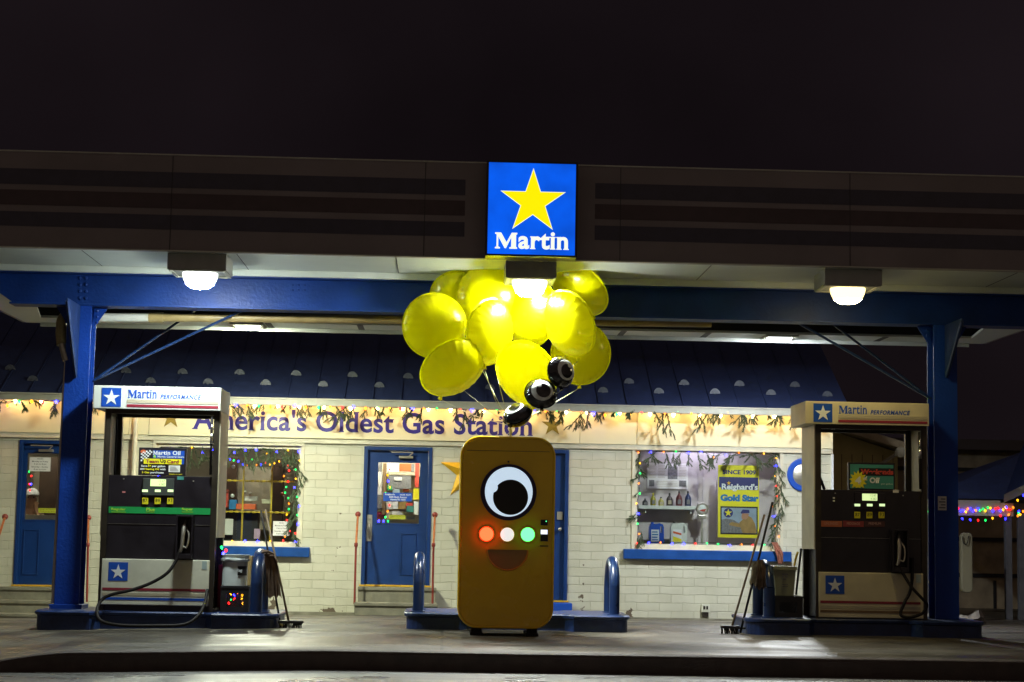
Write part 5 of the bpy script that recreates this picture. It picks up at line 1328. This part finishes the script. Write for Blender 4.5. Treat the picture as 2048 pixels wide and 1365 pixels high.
# inner string across the left window
pts = [P(x, 921+random.uniform(-3, 9), 8.75) for x in range(450, 560, 9)]+[P(575+random.uniform(-8, 6), y, 8.75) for y in range(930, 1075, 11)]
string('inner_lights', pts, BG, .012, 'second string of tiny lights hung inside the left window', (pts[0].x, 8.75, 2.), [random.randint(0, 4) for _ in pts])
pts = [P(775+random.uniform(-6, 5), y, 8.62) for y in range(938, 1046, 12)]+[P(758+i*9, 1042, 8.62) for i in range(3)]
string('door_lights', pts, BG, .013, 'tiny lights hung down behind the shop door glass', (pts[0].x, 8.62, 1.), [4, 3, 0, 1, 2, 4, 4, 1, 2, 0, 0, 2, 3])
pts = [P(x, y, 8.7) for x, y in ((58, 943), (63, 952), (58, 968), (62, 968), (60, 980))]
string('door_lights', pts, BG, .011, 'tiny lights just inside the far left door glass', (pts[0].x, 8.7, 1.), [2, 4, 4, 0, 4])

string('crate_lights', CR, BG, .011, 'tangle of tiny coloured lights inside the black crate under the white bucket', CR[0], [3, 0, 2, 4, 4, 3, 3, 3, 1])
string('bucket_lights', [P(443, 1094, .9), P(452, 1100, .9), P(447, 1106, .9)], BG, .014, 'green and red bulbs beside the top of the white bucket', P(443, 1094, .9), [2, 4, 0])
# ------------------------------------------------------------------ right window display
YD = YW+.74
def flatthing(name, px4, Y, mt, lab, cat, th=.004, grp=None):
    a, b, c, d = rc(*px4, Y); t = thing(name, lab, cat, ((a+b)/2, Y, c), grp); bm = NB(); box(bm, a, b, Y, Y+th, c, d); obj('sheet', bm, mt, t); return t, a, b, c, d
# shelf with bottles
a, b, c, d = rc(1277, 1012, 1394, 1019, YW+.5); sh = thing('display_shelf', 'white shelf with oil bottles in the right window', 'shelf', ((a+b)/2, YW+.6, c)); bm = NB(); box(bm, a, b, YW+.45, YD-.005, c, d, .003); obj('board', bm, M['white'], sh); ztop = d
bm = NB(); 
for xx in (a+.1, b-.1): box(bm, xx, xx+.02, YW+.5, YD-.006, c-.06, c-.001)
obj('support', bm, M['white'], sh)
bl = [(1290, 997, (.02, .02, .03), 'black slender'), (1306, 986, (.30, .28, .02), 'dark, yellow capped tall'), (1322, 994, (.40, .36, .10), 'yellowish squat'), (1339, 986, (.04, .03, .03), 'black tapered'), (1358, 982, (.10, .02, .02), 'dark red large'), (1376, 982, (.015, .03, .10), 'navy large')]
for i, (px, py, cc, ds) in enumerate(bl):
    x = P(px, 1012, YW+.52).x; h = P(px, py, YW+.52).z-ztop; bo = thing('oil_bottle', ds+' oil bottle on the window shelf, '+('first', 'second', 'third', 'fourth', 'fifth', 'sixth')[i]+' from the left', 'bottle', (x, YW+.52, ztop), 'oil bottles on the window shelf')
    w_ = .05 if i in (3, 4, 5) else .042
    bm = NB(); lathe(bm, [(w_*.95, .001), (w_, .01), (w_, h*.5), (w_*.8, h*.62), (w_*.3, h*.78), (w_*.27, h*.84)], (x, YW+.52, ztop), 14); obj('body', bm, mat('bottle_plastic', cc, .3), bo, smooth=True)
    bm = NB(); lathe(bm, [(w_*.3, h*.84), (w_*.3, h*.95), (w_*.12, h)], (x, YW+.52, ztop), 10); obj('cap', bm, mat('cap_plastic', (.55, .5, .02) if i == 1 else (.02, .02, .02), .4), bo)
    bm = NB(); box(bm, x-w_*.5, x+w_*.5, YW+.52-w_-.003, YW+.52-w_*.8, ztop+h*.12, ztop+h*.42); obj('label', bm, M['tan'] if i in (2, 3) else M['grey'], bo)
# oil jugs on the window sill
def jug(px0, px1, pyt, pyb, mt, lab, white):
    Y = YW+.3; a, b, c, d = rc(px0, pyt, px1, pyb, Y); t = thing('oil_jug', lab, 'jug', ((a+b)/2, Y+.06, c), 'oil jugs in the right window')
    w_ = b-a; h = d-c
    pts = [(a, c), (b, c), (b, c+h*.80), (b-w_*.08, c+h*.95), (b-w_*.3, d), (a+w_*.42, c+h*.96), (a+w_*.30, c+h*.97), (a+w_*.12, c+h*.97), (a+w_*.04, c+h*.86), (a, c+h*.8)]
    bm = NB(); hole = [(b-w_*.14, c+h*.52), (b-w_*.14, c+h*.82), (b-w_*.26, c+h*.86), (b-w_*.24, c+h*.52)]
    panel(bm, pts, hole, Y, Y+.13); obj('body', bm, mt, t)
    bm = NB(); lathe(bm, [(.022, 0), (.022, .03)], (a+w_*.22, Y+.06, c+h*.965), 12); obj('cap', bm, M['black'] if white else M['logo_blue'], t)
    bm = NB(); box(bm, a+w_*.12, a+w_*.66, Y-.003, Y-.0005, c+h*.08, c+h*.68); lb = obj('label', bm, M['logo_white'], t)
    if white:
        bm = NB(); prism(bm, [(a+w_*.13, c+h*.09), (a+w_*.65, c+h*.09), (a+w_*.65, c+h*.22), (a+w_*.13, c+h*.36)], Y-.005, Y-.0035); obj('flash', bm, M['yellow'], lb); bm = NB(); prism(bm, [(a+w_*.13, c+h*.5), (a+w_*.65, c+h*.40), (a+w_*.65, c+h*.50), (a+w_*.13, c+h*.60)], Y-.005, Y-.0035); obj('flash', bm, M['orange'], lb)
    else:
        bm = NB()
        for k in range(4): box(bm, a+w_*.17, a+w_*(.6-.05*(k % 2)), Y-.005, Y-.0035, c+h*(.14+.13*k), c+h*(.20+.13*k))
        obj('label_print', bm, M['cyanprint'], lb)
jug(1299, 1328, 1047, 1087, M['logo_blue'], 'blue oil jug with pale label, left in the right window', False)
jug(1342, 1374, 1046, 1088, M['white'], 'white oil jug with yellow flash, right of the blue jug', True)
# round dial scale on stand
x = P(1405, 1020, YW+.35).x; z_ = P(1405, 1018, YW+.35).z; zb2 = WINR[2]+.1
t = thing('dial_scale', 'old round dial gauge on a post in the right window', 'gauge', (x, YW+.4, zb2))
bm = NB(); lathe(bm, [(.085, -.02), (.095, 0), (.095, .02), (.083, .03), (.08, .022)], (x, YW+.38, z_), 30, 'Y'); obj('bezel', bm, M['steel'], t)
bm = NB(); lathe(bm, [(.08, .020), (.04, .024), (.004, .025)], (x, YW+.38, z_), 30, 'Y'); obj('dial', bm, M['logo_white'], t)
bm = NB(); prism(bm, [(x-.05, z_-.03), (x+.03, z_-.045), (x+.06, z_), (x-.01, z_-.01)], YW+.348, YW+.35); obj('pointer', bm, M['redprint'], t)
bm = NB(); box(bm, x-.015, x+.015, YW+.38, YW+.41, zb2, z_-.09); box(bm, x-.06, x+.06, YW+.36, YW+.43, z_-.15, z_-.095, .006); obj('stand', bm, M['steel'], t)
# newspaper page
t, a, b, c, d = flatthing('newspaper_page', (1295, 927, 1376, 978), YD-.03, M['paper'], 'framed newspaper page with small photos above the bottle shelf', 'poster')
bm = NB(); ww, hh = b-a, d-c
for q in ((.50, .38, .74, .88), (.04, .08, .17, .33), (.78, .10, .96, .33)): box(bm, a+ww*q[0], a+ww*q[2], YD-.0325, YD-.0305, c+hh*q[1], c+hh*q[3])
obj('photo', bm, M['grey'], t)
bm = NB(); random.seed(2)
for cx_2 in (.03, .26, .77): 
    for k in range(9):
        zz = .92-.06*k
        if zz > .36: box(bm, a+ww*cx_2, a+ww*(cx_2+.19-random.uniform(0, .03)), YD-.0318, YD-.0304, c+hh*(zz-.018), c+hh*zz)
for k in range(4): box(bm, a+ww*.22, a+ww*.74, YD-.0318, YD-.0304, c+hh*(.09+.06*k), c+hh*(.105+.06*k))
obj('print', bm, M['tan'], t)
# yellow poster
YPo = YW+.2
t, a, b, c, d = flatthing('poster', (1436, 931, 1518, 1076), YPo, M['yellow'], "yellow and navy poster reading Reighard's Gold Star in the right window", 'poster')
ww, hh = b-a, d-c
def pb(u0, v0, u1, v1): return (a+ww*u0, a+ww*u1, c+hh*v0, c+hh*v1)
def pf(nm, q, mt, lay=1):
    b4 = pb(*q); bm = NB(); box(bm, b4[0], b4[1], YPo-.0012*lay-.0005, YPo-.0012*lay+.0005-.0002, b4[2], b4[3]); return obj(nm, bm, mt, t)
pf('band', (.02, .69, .98, .835), M['navyprint']); pf('band', (.07, .66, .98, .6895), M['navyprint'])
text('lettering', 'SINCE 1909', pb(.11, .872, .92, .935), YPo-.0030, M['navyprint'], t, bold=.04)
text('lettering', "Reighard's", pb(.08, .638, .97, .745), YPo-.0042, M['logo_white'], t, bold=.03, serif=.04)
text('lettering', 'Gold Star', pb(.055, .50, .99, .595), YPo-.0030, M['cyanprint'], t, bold=.07)
bm = NB(); s0 = pb(.26, .74, .3, .77); prism(bm, starpts(s0[0], s0[2]+.01, .035), YPo-.0042, YPo-.0035); obj('small_star', bm, M['gold'], t)
pf('picture_frame', (.06, .045, .97, .43), M['black']); pf('picture', (.09, .065, .94, .41), M['skyprint'], 2)
bm = NB(); q = pb(.25, .34, .3, .35); disc(bm, q[0]+.0, q[2], YPo-.0052, .07, th=.001); obj('roundel', bm, M['navyprint'], t)
bm = NB(); prism(bm, starpts(q[0], q[2], .06), YPo-.0068, YPo-.0056); obj('roundel_star', bm, M['yellow'], t)
def pp(nm, pts_, mt, lay): 
    bm = NB(); prism(bm, [(a+ww*u, c+hh*v) for u, v in pts_], YPo-.0012*lay-.0005, YPo-.0012*lay+.0003); obj(nm, bm, mt, t)
pp('painted_tyre', [(.09, .066), (.62, .066), (.60, .14), (.52, .20), (.38, .245), (.22, .26), (.09, .245)], M['grey'], 3)
pp('painted_figure', [(.55, .14), (.60, .066), (.93, .066), (.94, .10), (.90, .20), (.82, .28), (.72, .31), (.62, .26), (.52, .21)], M['khaki'], 4)
pp('painted_arm', [(.28, .195), (.34, .215), (.55, .19), (.62, .22), (.62, .16), (.52, .145), (.33, .165), (.27, .175)], M['khaki'], 5)
pp('painted_face', [(.58, .26), (.68, .25), (.74, .29), (.75, .335), (.59, .335), (.57, .30)], mat('skin_print', (.38, .20, .12), .5), 6)
pp('painted_cap', [(.57, .332), (.77, .345), (.76, .385), (.60, .39), (.55, .345)], M['navyprint'], 7)

# ------------------------------------------------------------------ inside the shop
def carton(px4, Y, dep, mt, lab, name='carton', cat='box', grp=None):
    a, b, c, d = rc(*px4, Y); bm = NB(); box(bm, a, b, Y, Y+dep, c, d, .004); o = obj(name, bm, mt, None); return tag(o, lab, cat, grp)
# left window: yellow rack, items
t = thing('display_rack', 'yellow tube rack with scalloped shelf edges inside the left window', 'rack', P(500, 1078, 9.))
bm = NB()
for px0, px1, pyy in ((450, 585, 958), (430, 578, 1020)):
    p0, p1 = P(px0-120, pyy, 8.85), P(px1, pyy, 8.85); box(bm, p0.x, p1.x, 8.84, 9.1, p0.z-.012, p0.z+.002)
    x = p0.x
    while x < p1.x: box(bm, x, x+.05, 8.828, 8.839, p0.z-.022, p0.z+.008, .004); x += .085
obj('shelf', bm, M['yshelf'], t)
bm = NB()
for px in (330, 483, 540):
    p0 = P(px, 1075, 8.86); box(bm, p0.x-.012, p0.x+.012, 8.86, 8.885, WINL[2]-.3, P(px, 915, 8.86).z)
obj('upright', bm, M['yshelf'], t)
carton((436, 1022, 515, 1085), 9.0, .3, mat('black_shirt_stack', (.02, .02, .028), .8, var=.3), 'black backing panel low in the left window', 'black_board', 'board')
flatthing('hours_notice', (546, 1043, 579, 1072), YW+.08, M['paper'], 'white opening hours notice at the lower right of the left window', 'notice')
def hours(Y, px4, base_label, first=True):
    a, b, c, d = rc(*px4, Y); par = [o for o in bpy.data.objects if o.get('label') == base_label][0]
    H_, W_ = d-c, b-a
    for s_, v0, v1, u0, u1 in (('HOURS', .84, .93, .36, .64), ('Monday to Friday', .62, .75, .12, .88), ('6 am to 8 pm', .44, .57, .22, .80), ('Saturday - Sunday', .24, .36, .10, .90), ('8 am to 6 pm', .07, .19, .22, .80)):
        text('lettering', s_, (a+W_*u0, a+W_*u1, c+H_*v0, c+H_*v1), Y-.001, M['black'], par, bold=.01)
hours(YW+.08, (546, 1043, 579, 1072), 'white opening hours notice at the lower right of the left window')
for q, mt, lab, nm, ct_ in (((446, 1038, 466, 1070), M['paper'], 'white cut-out tag hanging in the left window', 'tag', 'tag'), ((508, 1058, 520, 1078), mat('pink_paper', (.5, .35, .5), .7), 'pale pink paper at the foot of the left window', 'paper_slip', 'paper')):
    flatthing(nm, q, 8.86, mt, lab, ct_)
carton((472, 1008, 511, 1019), 8.9, .15, M['orange'], 'orange brown box on the yellow rack', 'small_carton')
carton((458, 1000, 474, 1019), 8.95, .12, M['cyanprint'], 'pale blue package on the rack left of the orange box', 'package', 'package')
carton((489, 993, 514, 1002), 9.02, .15, M['logo_white'], 'white boxes piled above the orange box', 'white_carton')
carton((523, 999, 542, 1008), 9.0, .12, mat('cream_dish', (.5, .5, .4), .4), 'cream dish near the rack upright', 'dish', 'dish')
carton((440, 985, 456, 1015), 8.95, .1, M['redprint'], 'red and white ornament box left on the rack', 'ornament_box')
for px, py, mm in ((465, 992, 'logo_white'), (490, 985, 'steel'), (501, 988, 'steel'), (565, 988, 'redball'), (455, 983, 'redball'), (467, 934, 'steel')):
    bm = NB(); ball(bm, P(px, py, 8.95), .03, 14); tag(obj('ornament', bm, M[mm], None, smooth=True), 'shiny round ornament in the left window', 'ornament', 'ornaments in the left window')
carton((450, 935, 545, 1060), 10.6, .1, M['wallin'], 'pale wall board seen deep inside the left window', 'wall_board', 'board')
carton((448, 915, 472, 1060), 10.3, .2, M['darkwood'], 'dark brown cupboard side deep in the left window', 'cupboard', 'cupboard')
carton((543, 918, 565, 1080), 10.2, .2, M['darkwood'], 'dark brown doorway deep in the left window', 'wardrobe', 'cupboard')
# centre door: shelves and goods
wallY = 9.6
a, b, c, d = rc(750, 915, 848, 1060, wallY); t = thing('shop_shelf', 'packed shop shelf seen through the wide glass of the middle door', 'shelf', ((a+b)/2, wallY, .12))
bm = NB(); box(bm, a-.1, b+.1, wallY+.3, wallY+.33, .12, 2.3); 
for py in (951, 999, 1023): zz = P(800, py, wallY).z; box(bm, a-.1, b+.1, wallY, wallY+.3, zz-.012, zz+.006)
obj('board', bm, M['creamtrim'], t)
random.seed(6)
goods = [((755, 926, 764, 944), 'grey'), ((756, 944, 765, 958), 'paper'), ((757, 958, 765, 974), 'paper'), ((754, 974, 764, 990), 'paper'), ((755, 990, 764, 1018), 'grey'), ((765, 927, 772, 1030), 'brown'), ((774, 927, 798, 944), 'logo_white'), ((797, 928, 822, 943), 'orange'), ((822, 928, 829, 944), 'grey'), ((830, 927, 838, 975), 'redprint'), ((776, 952, 822, 978), 'grey'), ((788, 955, 804, 962), 'paper'), ((774, 972, 784, 981), 'green'), ((785, 979, 800, 987), 'skyprint'), ((806, 977, 818, 984), 'orange'), ((773, 1004, 784, 1019), 'paper'), ((785, 1004, 796, 1019), 'logo_white'), ((797, 1004, 811, 1019), 'khaki'), ((812, 1006, 826, 1016), 'redprint'), ((813, 1012, 827, 1025), 'teal'), ((828, 1004, 837, 1030), 'logo_white'), ((829, 1010, 836, 1014), 'cyanprint'), ((783, 1022, 806, 1030), 'paper'), ((753, 1024, 770, 1038), 'maroon'), ((772, 1024, 781, 1040), 'tan'), ((826, 978, 838, 1000), 'yellow')]
for i, (q, mm) in enumerate(goods):
    carton(q, wallY-.16-.012*(i % 7), .1, M[mm], 'small pack among the goods behind the middle door glass', 'shop_pack', 'goods', 'goods behind the middle door glass')
t, a, b, c, d = flatthing('address_plate', (766.5, 986, 824, 1003), YW+.045, M['logo_blue'], 'navy address plate on the middle door glass', 'sign')
for s_, q in (("Reighard's", (.07, .66, .40, .88)), ('MOR 4339', (.58, .68, .95, .86)), ('3205 Sixth Avenue', (.20, .38, .82, .60)), ('Altoona PA 16602', (.24, .10, .78, .31))):
    text('lettering', s_, (a+(b-a)*q[0], a+(b-a)*q[2], c+(d-c)*q[1], c+(d-c)*q[3]), YW+.044, M['logo_white'], t, bold=.02)
def strip(px4, Y, lab):
    t, a, b, c, d = flatthing('yellow_strip', px4, Y, mat('lime_strip', (.45, .48, .03), .5), lab, 'sign')
    text('lettering', 'Military and Veterans', (a+(b-a)*.06, b-(b-a)*.05, c+(d-c)*.55, c+(d-c)*.88), Y-.001, M['black'], t)
    text('lettering', 'Thank you for Service', (a+(b-a)*.06, b-(b-a)*.05, c+(d-c)*.14, c+(d-c)*.46), Y-.001, M['black'], t)
strip((778, 1031, 811, 1039), YW+.045, 'yellow green strip low on the middle door glass')
flatthing('black_sticker', (813, 1032.5, 830, 1040), YW+.045, M['black'], 'black sticker low on the middle door glass', 'sticker')
# left door: person, notice
flatthing('hours_notice', (59, 915, 101, 943), YW+.045, M['paper'], 'white opening hours notice high on the far left door glass', 'notice')
hours(YW+.045, (59, 915, 101, 943), 'white opening hours notice high on the far left door glass')
strip((77, 1017, 113, 1026), YW+.045, 'yellow green strip low on the far left door glass')
carton((78, 915, 140, 1030), 9.9, .2, M['darkwood'], 'dark brown cabinet behind the person at the far left door', 'cabinet', 'cabinet')
carton((66, 940, 79, 1030), 10.2, .1, M['wallin'], 'pale door frame behind the person at the far left door', 'door_frame', 'door frame')
carton((20, 1030, 150, 1060), 9.15, .5, M['creamtrim'], 'cream counter behind the far left door', 'counter', 'counter')
hp = P(62, 1000, 9.45)
person = thing('person', 'person in a white cap sitting inside the far left door, hand at the chin', 'person', (hp.x-.05, 9.55, .12))
x, y, z = hp.x, 9.5, hp.z
nd = {'pel': (x-.12, y+.15, z-.62, .15), 'bel': (x-.11, y+.12, z-.45, .15), 'che': (x-.08, y+.05, z-.28, .16), 'nek': (x-.03, y, z-.12, .06), 'hd0': (x, y-.01, z-.02, .085), 'hd1': (x+.01, y-.01, z+.08, .09),
      'sl': (x-.26, y+.04, z-.2, .065), 'el': (x-.30, y-.12, z-.42, .048), 'wl': (x-.12, y-.26, z-.38, .032), 'sr': (x+.12, y+.04, z-.2, .065), 'er': (x+.20, y-.15, z-.36, .048), 'wr': (x+.10, y-.13, z-.16, .03), 'pr': (x+.085, y-.12, z-.08, .028),
      'f1': (x+.075, y-.13, z-.03, .010), 'f2': (x+.10, y-.125, z-.025, .010), 'f3': (x+.12, y-.115, z-.03, .010), 'f4': (x+.135, y-.10, z-.045, .009), 'th': (x+.05, y-.12, z-.07, .011),
      'hl': (x-.25, y+.05, z-.72, .09), 'kl': (x-.27, y-.35, z-.72, .07), 'al': (x-.27, y-.38, z-1.15, .045), 'hr': (x+.02, y+.05, z-.72, .09), 'kr': (x+.05, y-.35, z-.72, .07), 'ar': (x+.05, y-.38, z-1.15, .045)}
ed = [('pel', 'bel'), ('bel', 'che'), ('che', 'nek'), ('nek', 'hd0'), ('hd0', 'hd1'), ('che', 'sl'), ('sl', 'el'), ('el', 'wl'), ('che', 'sr'), ('sr', 'er'), ('er', 'wr'), ('wr', 'pr'), ('pr', 'f1'), ('pr', 'f2'), ('pr', 'f3'), ('pr', 'f4'), ('pr', 'th'), ('pel', 'hl'), ('hl', 'kl'), ('kl', 'al'), ('pel', 'hr'), ('hr', 'kr'), ('kr', 'ar')]
skin('body', nd, ed, M['skin'], person, 2)
bm = NB(); ball(bm, (x, y-.01, z+.085), .112, 20, (1, 1.1, .85)); 
for v in [v for v in bm.verts if v.co.z < z+.075]: v.co.z = z+.072
t = bmesh.new(); ball(t, (x+.04, y-.12, z+.08), .085, 16, (1.0, 1., .12)); merge(bm, t); obj('cap', bm, M['capcloth'], person, smooth=True)
bm = NB(); ball(bm, (x+.015, y-.105, z+.01), .017, 10, (.8, 1, 1.4)); obj('nose', bm, M['skin'], person, smooth=True)
bm = NB(); 
for s_ in (-.035, .05): ball(bm, (x+s_, y-.088, z+.035), .012, 8)
obj('eyes', bm, M['black'], person, smooth=True)
nd2 = {k: (v[0], v[1], v[2], v[3]+.014) for k, v in nd.items() if k in ('pel', 'bel', 'che', 'sl', 'el', 'sr', 'er')}
skin('shirt', nd2, [e for e in ed if e[0] in nd2 and e[1] in nd2], M['cloth'], person, 2)
bm = NB(); xs_ = x-.12; box(bm, xs_-.2, xs_+.2, y-.1, y+.3, z-.86, z-.81, .01)
for dx in (-.18, .15): 
    for dy in (-.08, .25): box(bm, xs_+dx, xs_+dx+.03, y+dy, y+dy+.03, .121, z-.86)
tag(obj('stool', bm, M['darkwood'], None), 'dark wooden stool the person behind the far left door sits on', 'stool')
# ceiling lights inside the shop
for cx3, cy3, e3, lab in ((P(490, 900, 9.7).x, 9.9, 26, 'ceiling light tube in the room behind the left window'), (P(800, 900, 9.2).x, 9.0, 90, 'ceiling light tube behind the middle door'), (P(80, 900, 9.2).x, 9.2, 22, 'ceiling light tube in the room behind the far left door'), ((WINR[0]+WINR[1])/2, YW+.4, 22, 'added light tube over the right window display')):
    t = thing('ceiling_light', lab, 'ceiling light', (cx3, cy3, 2.36), 'ceiling lights inside the shop')
    bm = NB(); box(bm, cx3-.5, cx3+.5, cy3-.06, cy3+.06, 2.39, 2.418, .004); obj('tray', bm, M['white'], t)
    bm = NB(); tube(bm, [(cx3-.47, cy3, 2.368), (cx3+.47, cy3, 2.368)], .018, 10); obj('tube', bm, emat('fluorescent', (.78, .72, 1) if 'display' in lab else (1, .93, .75), e3*2.5), t)  # tube over the window display is added, its violet imitating the bulb glow

# ------------------------------------------------------------------ dark yard on the right
def zpx(px, py, Y): return P(px, py, Y).z
# annex behind the corner: side eave, olive boards
Y1 = 11.0
a, b, c, d = rc(1662, 870, 1796, 1235, Y1)
t = thing('annex', 'olive boarded annex with sloping eave behind the right pump', 'building', ((a+b)/2, Y1, -.4))
bm = NB(); prism(bm, [(a-1.0, -.6), (b, -.6), (b, zpx(1796, 905, Y1)), (P(1663, 862, Y1).x, zpx(1663, 862, Y1)), (a-1.0, zpx(1663, 855, Y1))], Y1, Y1+3)
obj('wall', bm, mat('olive_boards', (.5, .40, .15), .7, var=.12, scale=3), t)
bm = NB(); pa, pb_ = P(1655, 854, Y1-.3), P(1850, 912, Y1-.3)
prism(bm, [(pa.x, pa.z), (pb_.x, pb_.z), (pb_.x, pb_.z+.12), (pa.x, pa.z+.12)], Y1-.35, Y1+3.2); obj('eave', bm, M['shed'], t)
bm = NB(); x = a
while x < b: box(bm, x, x+.012, Y1-.006, Y1-.0005, -.3, zpx(1796, 905, Y1)-.05); x += .17
obj('batten', bm, M['brown'], t)
bm = NB(); pa, pb_ = P(1760, 930, Y1-.2), P(1798, 905, Y1-.35); tube(bm, [pa, pb_], .03, 8); ball(bm, P(1801, 905, Y1-.38), .09, 14, (1, .8, 1)); obj('flood_lamp', bm, M['tan'], t, 'unlit flood lamp on a slanting arm')
# long dark garage with horizontal battens
Y2 = 14.5
a = P(1780, 1000, Y2).x; b = 22
t = thing('garage', 'long dark corrugated garage at the back right with horizontal battens', 'building', ((a+b)/2, Y2, -.5))
zt2 = zpx(1950, 898, Y2)
bm = NB(); box(bm, a, b, Y2, Y2+8, -.7, zt2); obj('wall', bm, M['shed'], t)
bm = NB(); 
for py in (939, 1078, 1150): zz = zpx(1900, py, Y2); box(bm, a, b, Y2-.04, Y2-.001, zz-.035, zz+.035)
x = a+.3
while x < b: box(bm, x, x+.05, Y2-.03, Y2-.001, -.5, zpx(1900, 1160, Y2)); x += 1.6
obj('batten', bm, M['deck'], t)
bm = NB(); box(bm, a-.3, b+.3, Y2-.6, Y2+8.4, zt2, zt2+.1); box(bm, a-.3, b+.3, Y2-.62, Y2-.6, zt2-.05, zt2+.14); obj('roof', bm, mat('dark_roof', (.05, .04, .04), .7), t)
# blue roofed kiosk with lights
Y3 = 10.2
t = thing('kiosk', 'open kiosk with navy hip roof and coloured lights at the far right', 'kiosk', (P(1990, 1200, Y3).x, Y3, -.4))
e0, e1 = P(1852, 990, Y3), P(2003, 1003, Y3); ze = P(1950, 998, Y3).z; 
ex0, ex1 = e0.x, P(2003, 1000, Y3).x
apx, apz, apy = P(2075, 893, Y3+1.4).x, P(2075, 893, Y3+1.4).z, Y3+1.4
rb = P(2120, 930, Y3-1.8)
bm = NB(); v = [bm.verts.new(q) for q in ((ex0, Y3, ze), (ex1, Y3, ze), (ex1+2.6, Y3-.0, ze+.0), (apx, apy, apz), (ex0, Y3+2.8, ze), (ex1+2.6, Y3+2.8, ze))]
bm.faces.new((v[0], v[2], v[3])); bm.faces.new((v[0], v[3], v[4])); bm.faces.new((v[2], v[5], v[3])); bm.faces.new((v[4], v[3], v[5])); bm.faces.new((v[0], v[4], v[5], v[2]))
bmesh.ops.recalc_face_normals(bm, faces=bm.faces)
# projecting wing of the roof to the right
w0 = P(2008, 1006, Y3-.05); w1 = P(2075, 975, Y3-1.6)
bm2 = bmesh.new(); q = [bm2.verts.new(p) for p in ((w0.x, w0.y, w0.z+.08), (w1.x, w1.y, w1.z+.08), (w1.x+.4, w1.y+1.5, w1.z+1.0), (w0.x+.5, w0.y+.6, w0.z+.75))]; bm2.faces.new(q)
bmesh.ops.solidify(bm2, geom=bm2.faces[:], thickness=.03); merge(bm, bm2)
obj('roof', bm, M['roof'], t)
fl = emat('x', (0, 0, 0), 0); bpy.data.materials.remove(fl)
fzt, fzb = P(1950, 1005, Y3).z, P(1950, 1032, Y3).z
bm = NB(); box(bm, ex0, P(2026, 1015, Y3).x, Y3-.03, Y3-.002, fzb, fzt, .004); box(bm, ex0, P(1999, 1000, Y3).x, Y3-.05, Y3-.032, (fzt+fzb)/2+.02, fzt+.03)
obj('fascia', bm, M['tan'], t)
bm = NB(); q = [bm.verts.new(p) for p in (w0, w1, w1+Vector((0, 0, .13)), w0+Vector((0, 0, .13)))]; bm.faces.new(q); bmesh.ops.solidify(bm, geom=bm.faces[:], thickness=.02); obj('side_fascia', bm, M['tan'], t)
for px in (2018, 2044, 1856):
    p = P(px, 1100, Y3); bm = NB(); box(bm, p.x-.05, p.x+.05, Y3+.0, Y3+.1, -.5, fzb+.05, .004); obj('post', bm, mat('grey_post', (.10, .10, .11), .6, var=.2), t)
random.seed(14)
pts = []
for i, x in enumerate(range(1916, 2028, 5)): pts.append(P(x, 1019+random.uniform(-5, 4)+(x-1970)*-.02, Y3-.07))
for x, y in ((1924, 1037), (1940, 1039), (1956, 1040), (1971, 1040), (1985, 1036), (2001, 1031), (2011, 1037), (2018, 1029)): pts.append(P(x, y, Y3-.05))
for x, y in ((1858, 1022), (2035, 1000), (2038, 1022), (2037, 1026), (2036, 1031), (2041, 1029), (2046, 1022), (2012, 1014), (2047, 990)): pts.append(P(x, y, Y3-.6))
string('kiosk_lights', pts, BK, .017, 'tangled coloured lights along the kiosk board at the far right', (P(1980, 1020, Y3).x, Y3, 1.), [random.choice((0, 0, 1, 2, 3, 4)) for _ in pts], wire=False)
# padded boat-fender like panel, tarp heap
a, b, c, d = rc(1923, 1066, 1946, 1186, 9.4); bm = NB(); prism(bm, rrect(a, b, c, d, .07), 9.4, 9.5, .02); tag(obj('padded_panel', bm, mat('pale_vinyl', (.22, .20, .13), .6), None), 'pale rounded padded panel hanging right of the dark blue post', 'panel')
bm = NB(); tube(bm, curve([P(1925, 1072, 9.37), P(1927, 1086, 9.36), P(1934, 1088, 9.36), P(1938, 1072, 9.37)], 5), .008, 5); tag(obj('rope_loop', bm, M['rubber'], None), 'dark rope loop on the padded panel', 'rope')
def heap(px0, px1, pyt, pyb, Y, lab, seed):
    random.seed(seed); a, b, c, d = rc(px0, pyt, px1, pyb, Y); bm = NB(); n, m_ = 16, 6; rows = []
    for j in range(m_+1):
        row = []
        for i in range(n+1):
            u, v = i/n, j/m_; h = (d-c)*(math.sin(u*3.14)**.5)*(1-v)**.7*(.75+.3*math.sin(u*7+seed)+random.uniform(-.06, .06))
            row.append(bm.verts.new((a+(b-a)*u, Y+(j-m_/2)*.10*math.sin(u*3.14+.2)+random.uniform(-.02, .02), c+max(0, h)*math.sin(min(1, v*2.5+.25)*1.57))))
        rows.append(row)
    for r_, q in zip(rows, rows[1:]):
        for k in range(n): bm.faces.new((r_[k], r_[k+1], q[k+1], q[k]))
    bmesh.ops.solidify(bm, geom=bm.faces[:], thickness=.008)
    tag(obj('tarp_heap', bm, M['tarp'], None, smooth=True), lab, 'tarp', 'crumpled white tarps on the yard')
heap(1905, 1972, 1205, 1246, 8.6, 'crumpled white tarp right of the dark blue post', 2)
heap(1838, 1872, 1212, 1246, 8.7, 'crumpled white tarp between the right pump and the dark blue post', 3)
